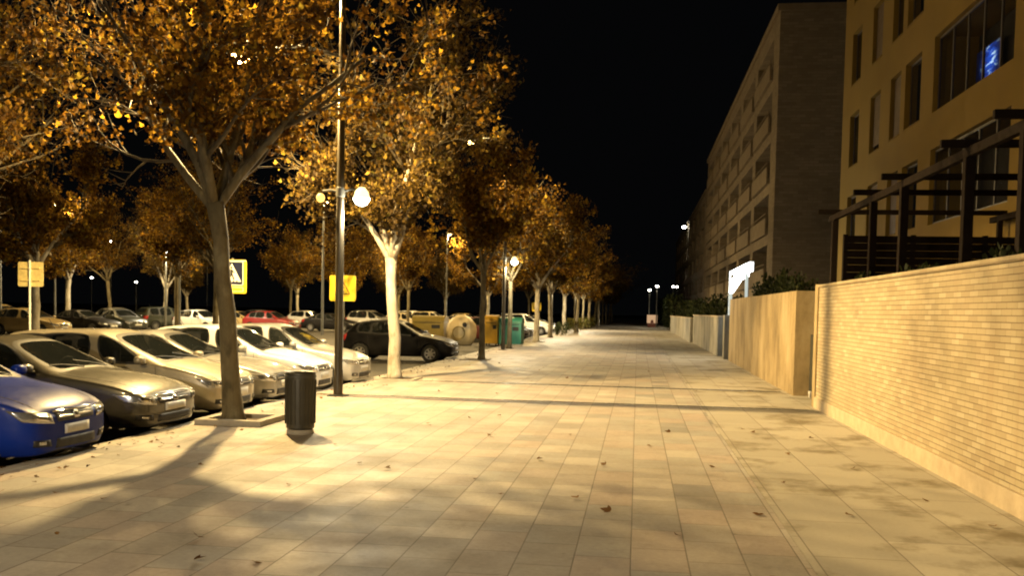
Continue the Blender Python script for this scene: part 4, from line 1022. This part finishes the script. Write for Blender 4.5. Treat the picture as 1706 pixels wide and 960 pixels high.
    bpy.data.meshes.remove(me); return r
P_={}
def pm(k,c,rough=.3,metal=0.):
    P_[k]=paint(k,c,rough,metal); return P_[k]
pm('blue_paint',(.004,.022,.22),.3,0.); pm('olive_grey_paint',(.06,.055,.04),.32,.45); pm('champagne_paint',(.36,.32,.24),.34,.4); pm('silver_paint',(.32,.31,.28),.34,.5)
pm('white_paint',(.8,.8,.78),.3); pm('pale_grey_paint',(.42,.42,.42),.3,.35); pm('black_paint',(.004,.004,.005),.4)
for n_ in list(P_['black_paint'].node_tree.nodes)+list(P_['blue_paint'].node_tree.nodes):
    if n_.type=='BSDF_PRINCIPLED': n_.inputs['Coat Weight'].default_value=.12; n_.inputs['Specular IOR Level'].default_value=.1
pm('red_paint',(.2,.012,.015),.3); pm('tan_paint',(.38,.28,.12),.34,.2); pm('cream_paint',(.6,.5,.3),.34); pm('dark_green_paint',(.03,.035,.025),.3,.2); pm('maroon_paint',(.09,.01,.012),.3)
G1='cars parked nose to the promenade kerb'; G2='cars parked across the lot'
protos={}
def car(kind,pk,x,y,rz,label,group):
    if kind not in protos:
        c=make_car(kind,label,P_[pk],group); protos[kind]=(c,pk)
    else:
        src,spk=protos[kind]; c=copy_tree(src); tag(c,label,'car',group)
        for k in KIDMAP(c):
            for sl in k.material_slots:
                if sl.material and sl.material.name==spk and pk!=spk:
                    sl.link='OBJECT'; sl.material=P_[pk]
    c.location=(x,y,-.146); c.rotation_euler=(0,0,R(rz)); return c
def KIDMAP(c): return [o for o in c.children_recursive]
L2={'estate':2.12,'hatch':2.03,'sedan':2.22,'mpv':2.12}
def nose(kind,pk,xn,y,rz,label,group):
    return car(kind,pk,xn-L2[kind]*cos(R(rz)),y-L2[kind]*sin(R(rz)),rz,label,group)
nose('hatch','blue_paint',-6.28,9.8,1,'dark blue hatchback with chrome-edged headlight cut by the picture edge',G1)
nose('sedan','olive_grey_paint',-6.4,12.3,-1,'dark olive grey saloon with wide chrome grille beside the blue car',G1)
nose('estate','champagne_paint',-6.45,14.6,0,'champagne estate car half hidden by the leaning trunk',G1)
nose('sedan','silver_paint',-6.45,16.6,1,'silver saloon with its nose hidden behind the litter bin',G1)
nose('hatch','white_paint',-6.4,18.65,0,'bright white hatchback with its bonnet behind the lamp post',G1)
nose('hatch','pale_grey_paint',-6.3,21.15,-1,'pale grey hatchback last in the row, before the cream white trunk',G1)
nose('hatch','black_paint',-6.3,32.4,0,'black hatchback parked side on behind the cream white trunk',G1)
k=0
for (kd,pk,y,lb) in [('hatch','maroon_paint',53.6,'maroon hatchback right behind the teal container'),('sedan','black_paint',56.2,'black saloon just past the maroon hatchback'),('hatch','dark_green_paint',58.7,'dark green hatchback two cars past the maroon one'),
    ('mpv','white_paint',72.,'white van glowing between the far kerb trunks'),('sedan','silver_paint',75,'silver saloon beyond the white van'),('hatch','black_paint',78,'black hatchback beyond the silver saloon past the white van')]:
    nose(kd,pk,-6.5,y,0,lb,G1)
far=[('hatch','tan_paint',-31.9,45.6,-4,'tan hatchback seen side on behind the weathered sign post'),('sedan','black_paint',-32.3,51.,-12,'black saloon next to the tan hatchback'),('hatch','dark_green_paint',-32.6,55.5,-30,'dark green hatchback with glinting headlight under the dim straight trunk'),
 ('mpv','dark_green_paint',-32.2,60.5,60,'tall dark people carrier with a pale pillar beside the white hatchback'),('hatch','white_paint',-29.4,60.,-20,'white hatchback in the lot under the slender white trunk'),
 ('sedan','tan_paint',-29.2,66.,-10,'tan saloon half hidden behind the white hatchback'),('hatch','red_paint',-25.8,63.5,-8,'red hatchback seen behind the crossing sign'),('sedan','black_paint',-22.6,67.,-8,'low black estate between the red hatchback and silver tall car'),
 ('mpv','silver_paint',-20.9,72,-14,'silver tall car seen behind the lamp post'),('hatch','cream_paint',-19.4,77.,-15,'cream hatchback in the lot beside the silver tall car'),('mpv','cream_paint',-17.4,78.5,-10,'bright cream people carrier behind the cream white trunk'),
 ('sedan','silver_paint',-14.8,79,-8,'silver saloon in the lot above the black car roof'),('hatch','black_paint',-13.2,84.5,-8,'black hatchback in the lot behind the olive container')]
far+=[('hatch','silver_paint',-36.5,62.,-20,'silver hatchback deep in the lot beyond the tall dark people carrier'),('mpv','tan_paint',-35.,47.5,-6,'tall tan people carrier beyond the black saloon in the lot'),('hatch','pale_grey_paint',-31.,74.5,-12,'pale grey hatchback deep in the lot beyond the tan saloon'),
 ('hatch','white_paint',-27.5,76.,-10,'white hatchback deep in the lot between the red hatchback and the black estate'),('sedan','red_paint',-24.5,83.,-10,'red saloon deep in the lot beyond the silver tall car'),('mpv','white_paint',-21.2,88.,-10,'white people carrier deep in the lot beyond the cream cars'),('hatch','tan_paint',-16.6,91.,-10,'tan hatchback deep in the lot beyond the bottle bank')]
for (kd,pk,x,y,rz,lb) in far: car(kd,pk,x,y,rz,lb,G2)

# ------------------------------------------------------------------ world, camera, render
w=bpy.data.worlds.new('World'); scene.world=w; w.use_nodes=True
nt=w.node_tree; bg=nt.nodes['Background']; sk=nt.nodes.new('ShaderNodeTexSky'); sk.sky_type='NISHITA'; sk.sun_disc=False; sk.sun_elevation=R(-6); sk.sun_rotation=R(200); nt.links.new(sk.outputs[0],bg.inputs[0]); bg.inputs[1].default_value=.05
bg2=nt.nodes.new('ShaderNodeBackground'); bg2.inputs[0].default_value=(.9,.95,1.05,1); bg2.inputs[1].default_value=.0016
ad=nt.nodes.new('ShaderNodeAddShader'); nt.links.new(bg.outputs[0],ad.inputs[0]); nt.links.new(bg2.outputs[0],ad.inputs[1]); nt.links.new(ad.outputs[0],nt.nodes['World Output'].inputs[0])

f=1550.; p=R(2.6); rl=R(1.2); yaw=R(7.6197); H=1.75
F0=Vector((-sin(yaw),cos(yaw),0)); R0=Vector((cos(yaw),sin(yaw),0)); U0=Vector((0,0,1))
F=F0*cos(p)-U0*sin(p); U=U0*cos(p)+F0*sin(p); Rr=R0*cos(rl)+U*sin(rl); Uu=U*cos(rl)-R0*sin(rl)
cam=bpy.data.cameras.new('camera'); co=bpy.data.objects.new('camera',cam); col.objects.link(co)
co.matrix_world=Matrix(((Rr.x,Uu.x,-F.x,0),(Rr.y,Uu.y,-F.y,0),(Rr.z,Uu.z,-F.z,H),(0,0,0,1)))
cam.sensor_width=36; cam.lens=36*f/1706; cam.shift_y=.06273; cam.clip_end=2000; cam.clip_start=.05
scene.camera=co
cy=scene.cycles; cy.use_denoising=True; cy.max_bounces=6; cy.diffuse_bounces=3; cy.glossy_bounces=3; cy.transparent_max_bounces=12; cy.sample_clamp_indirect=4; cy.caustics_reflective=False; cy.caustics_refractive=False
cy.use_light_tree=True; cy.filter_width=2.0
v=scene.view_settings; v.view_transform='Standard'; v.look='None'; v.exposure=0; v.gamma=1; v.use_curve_mapping=False
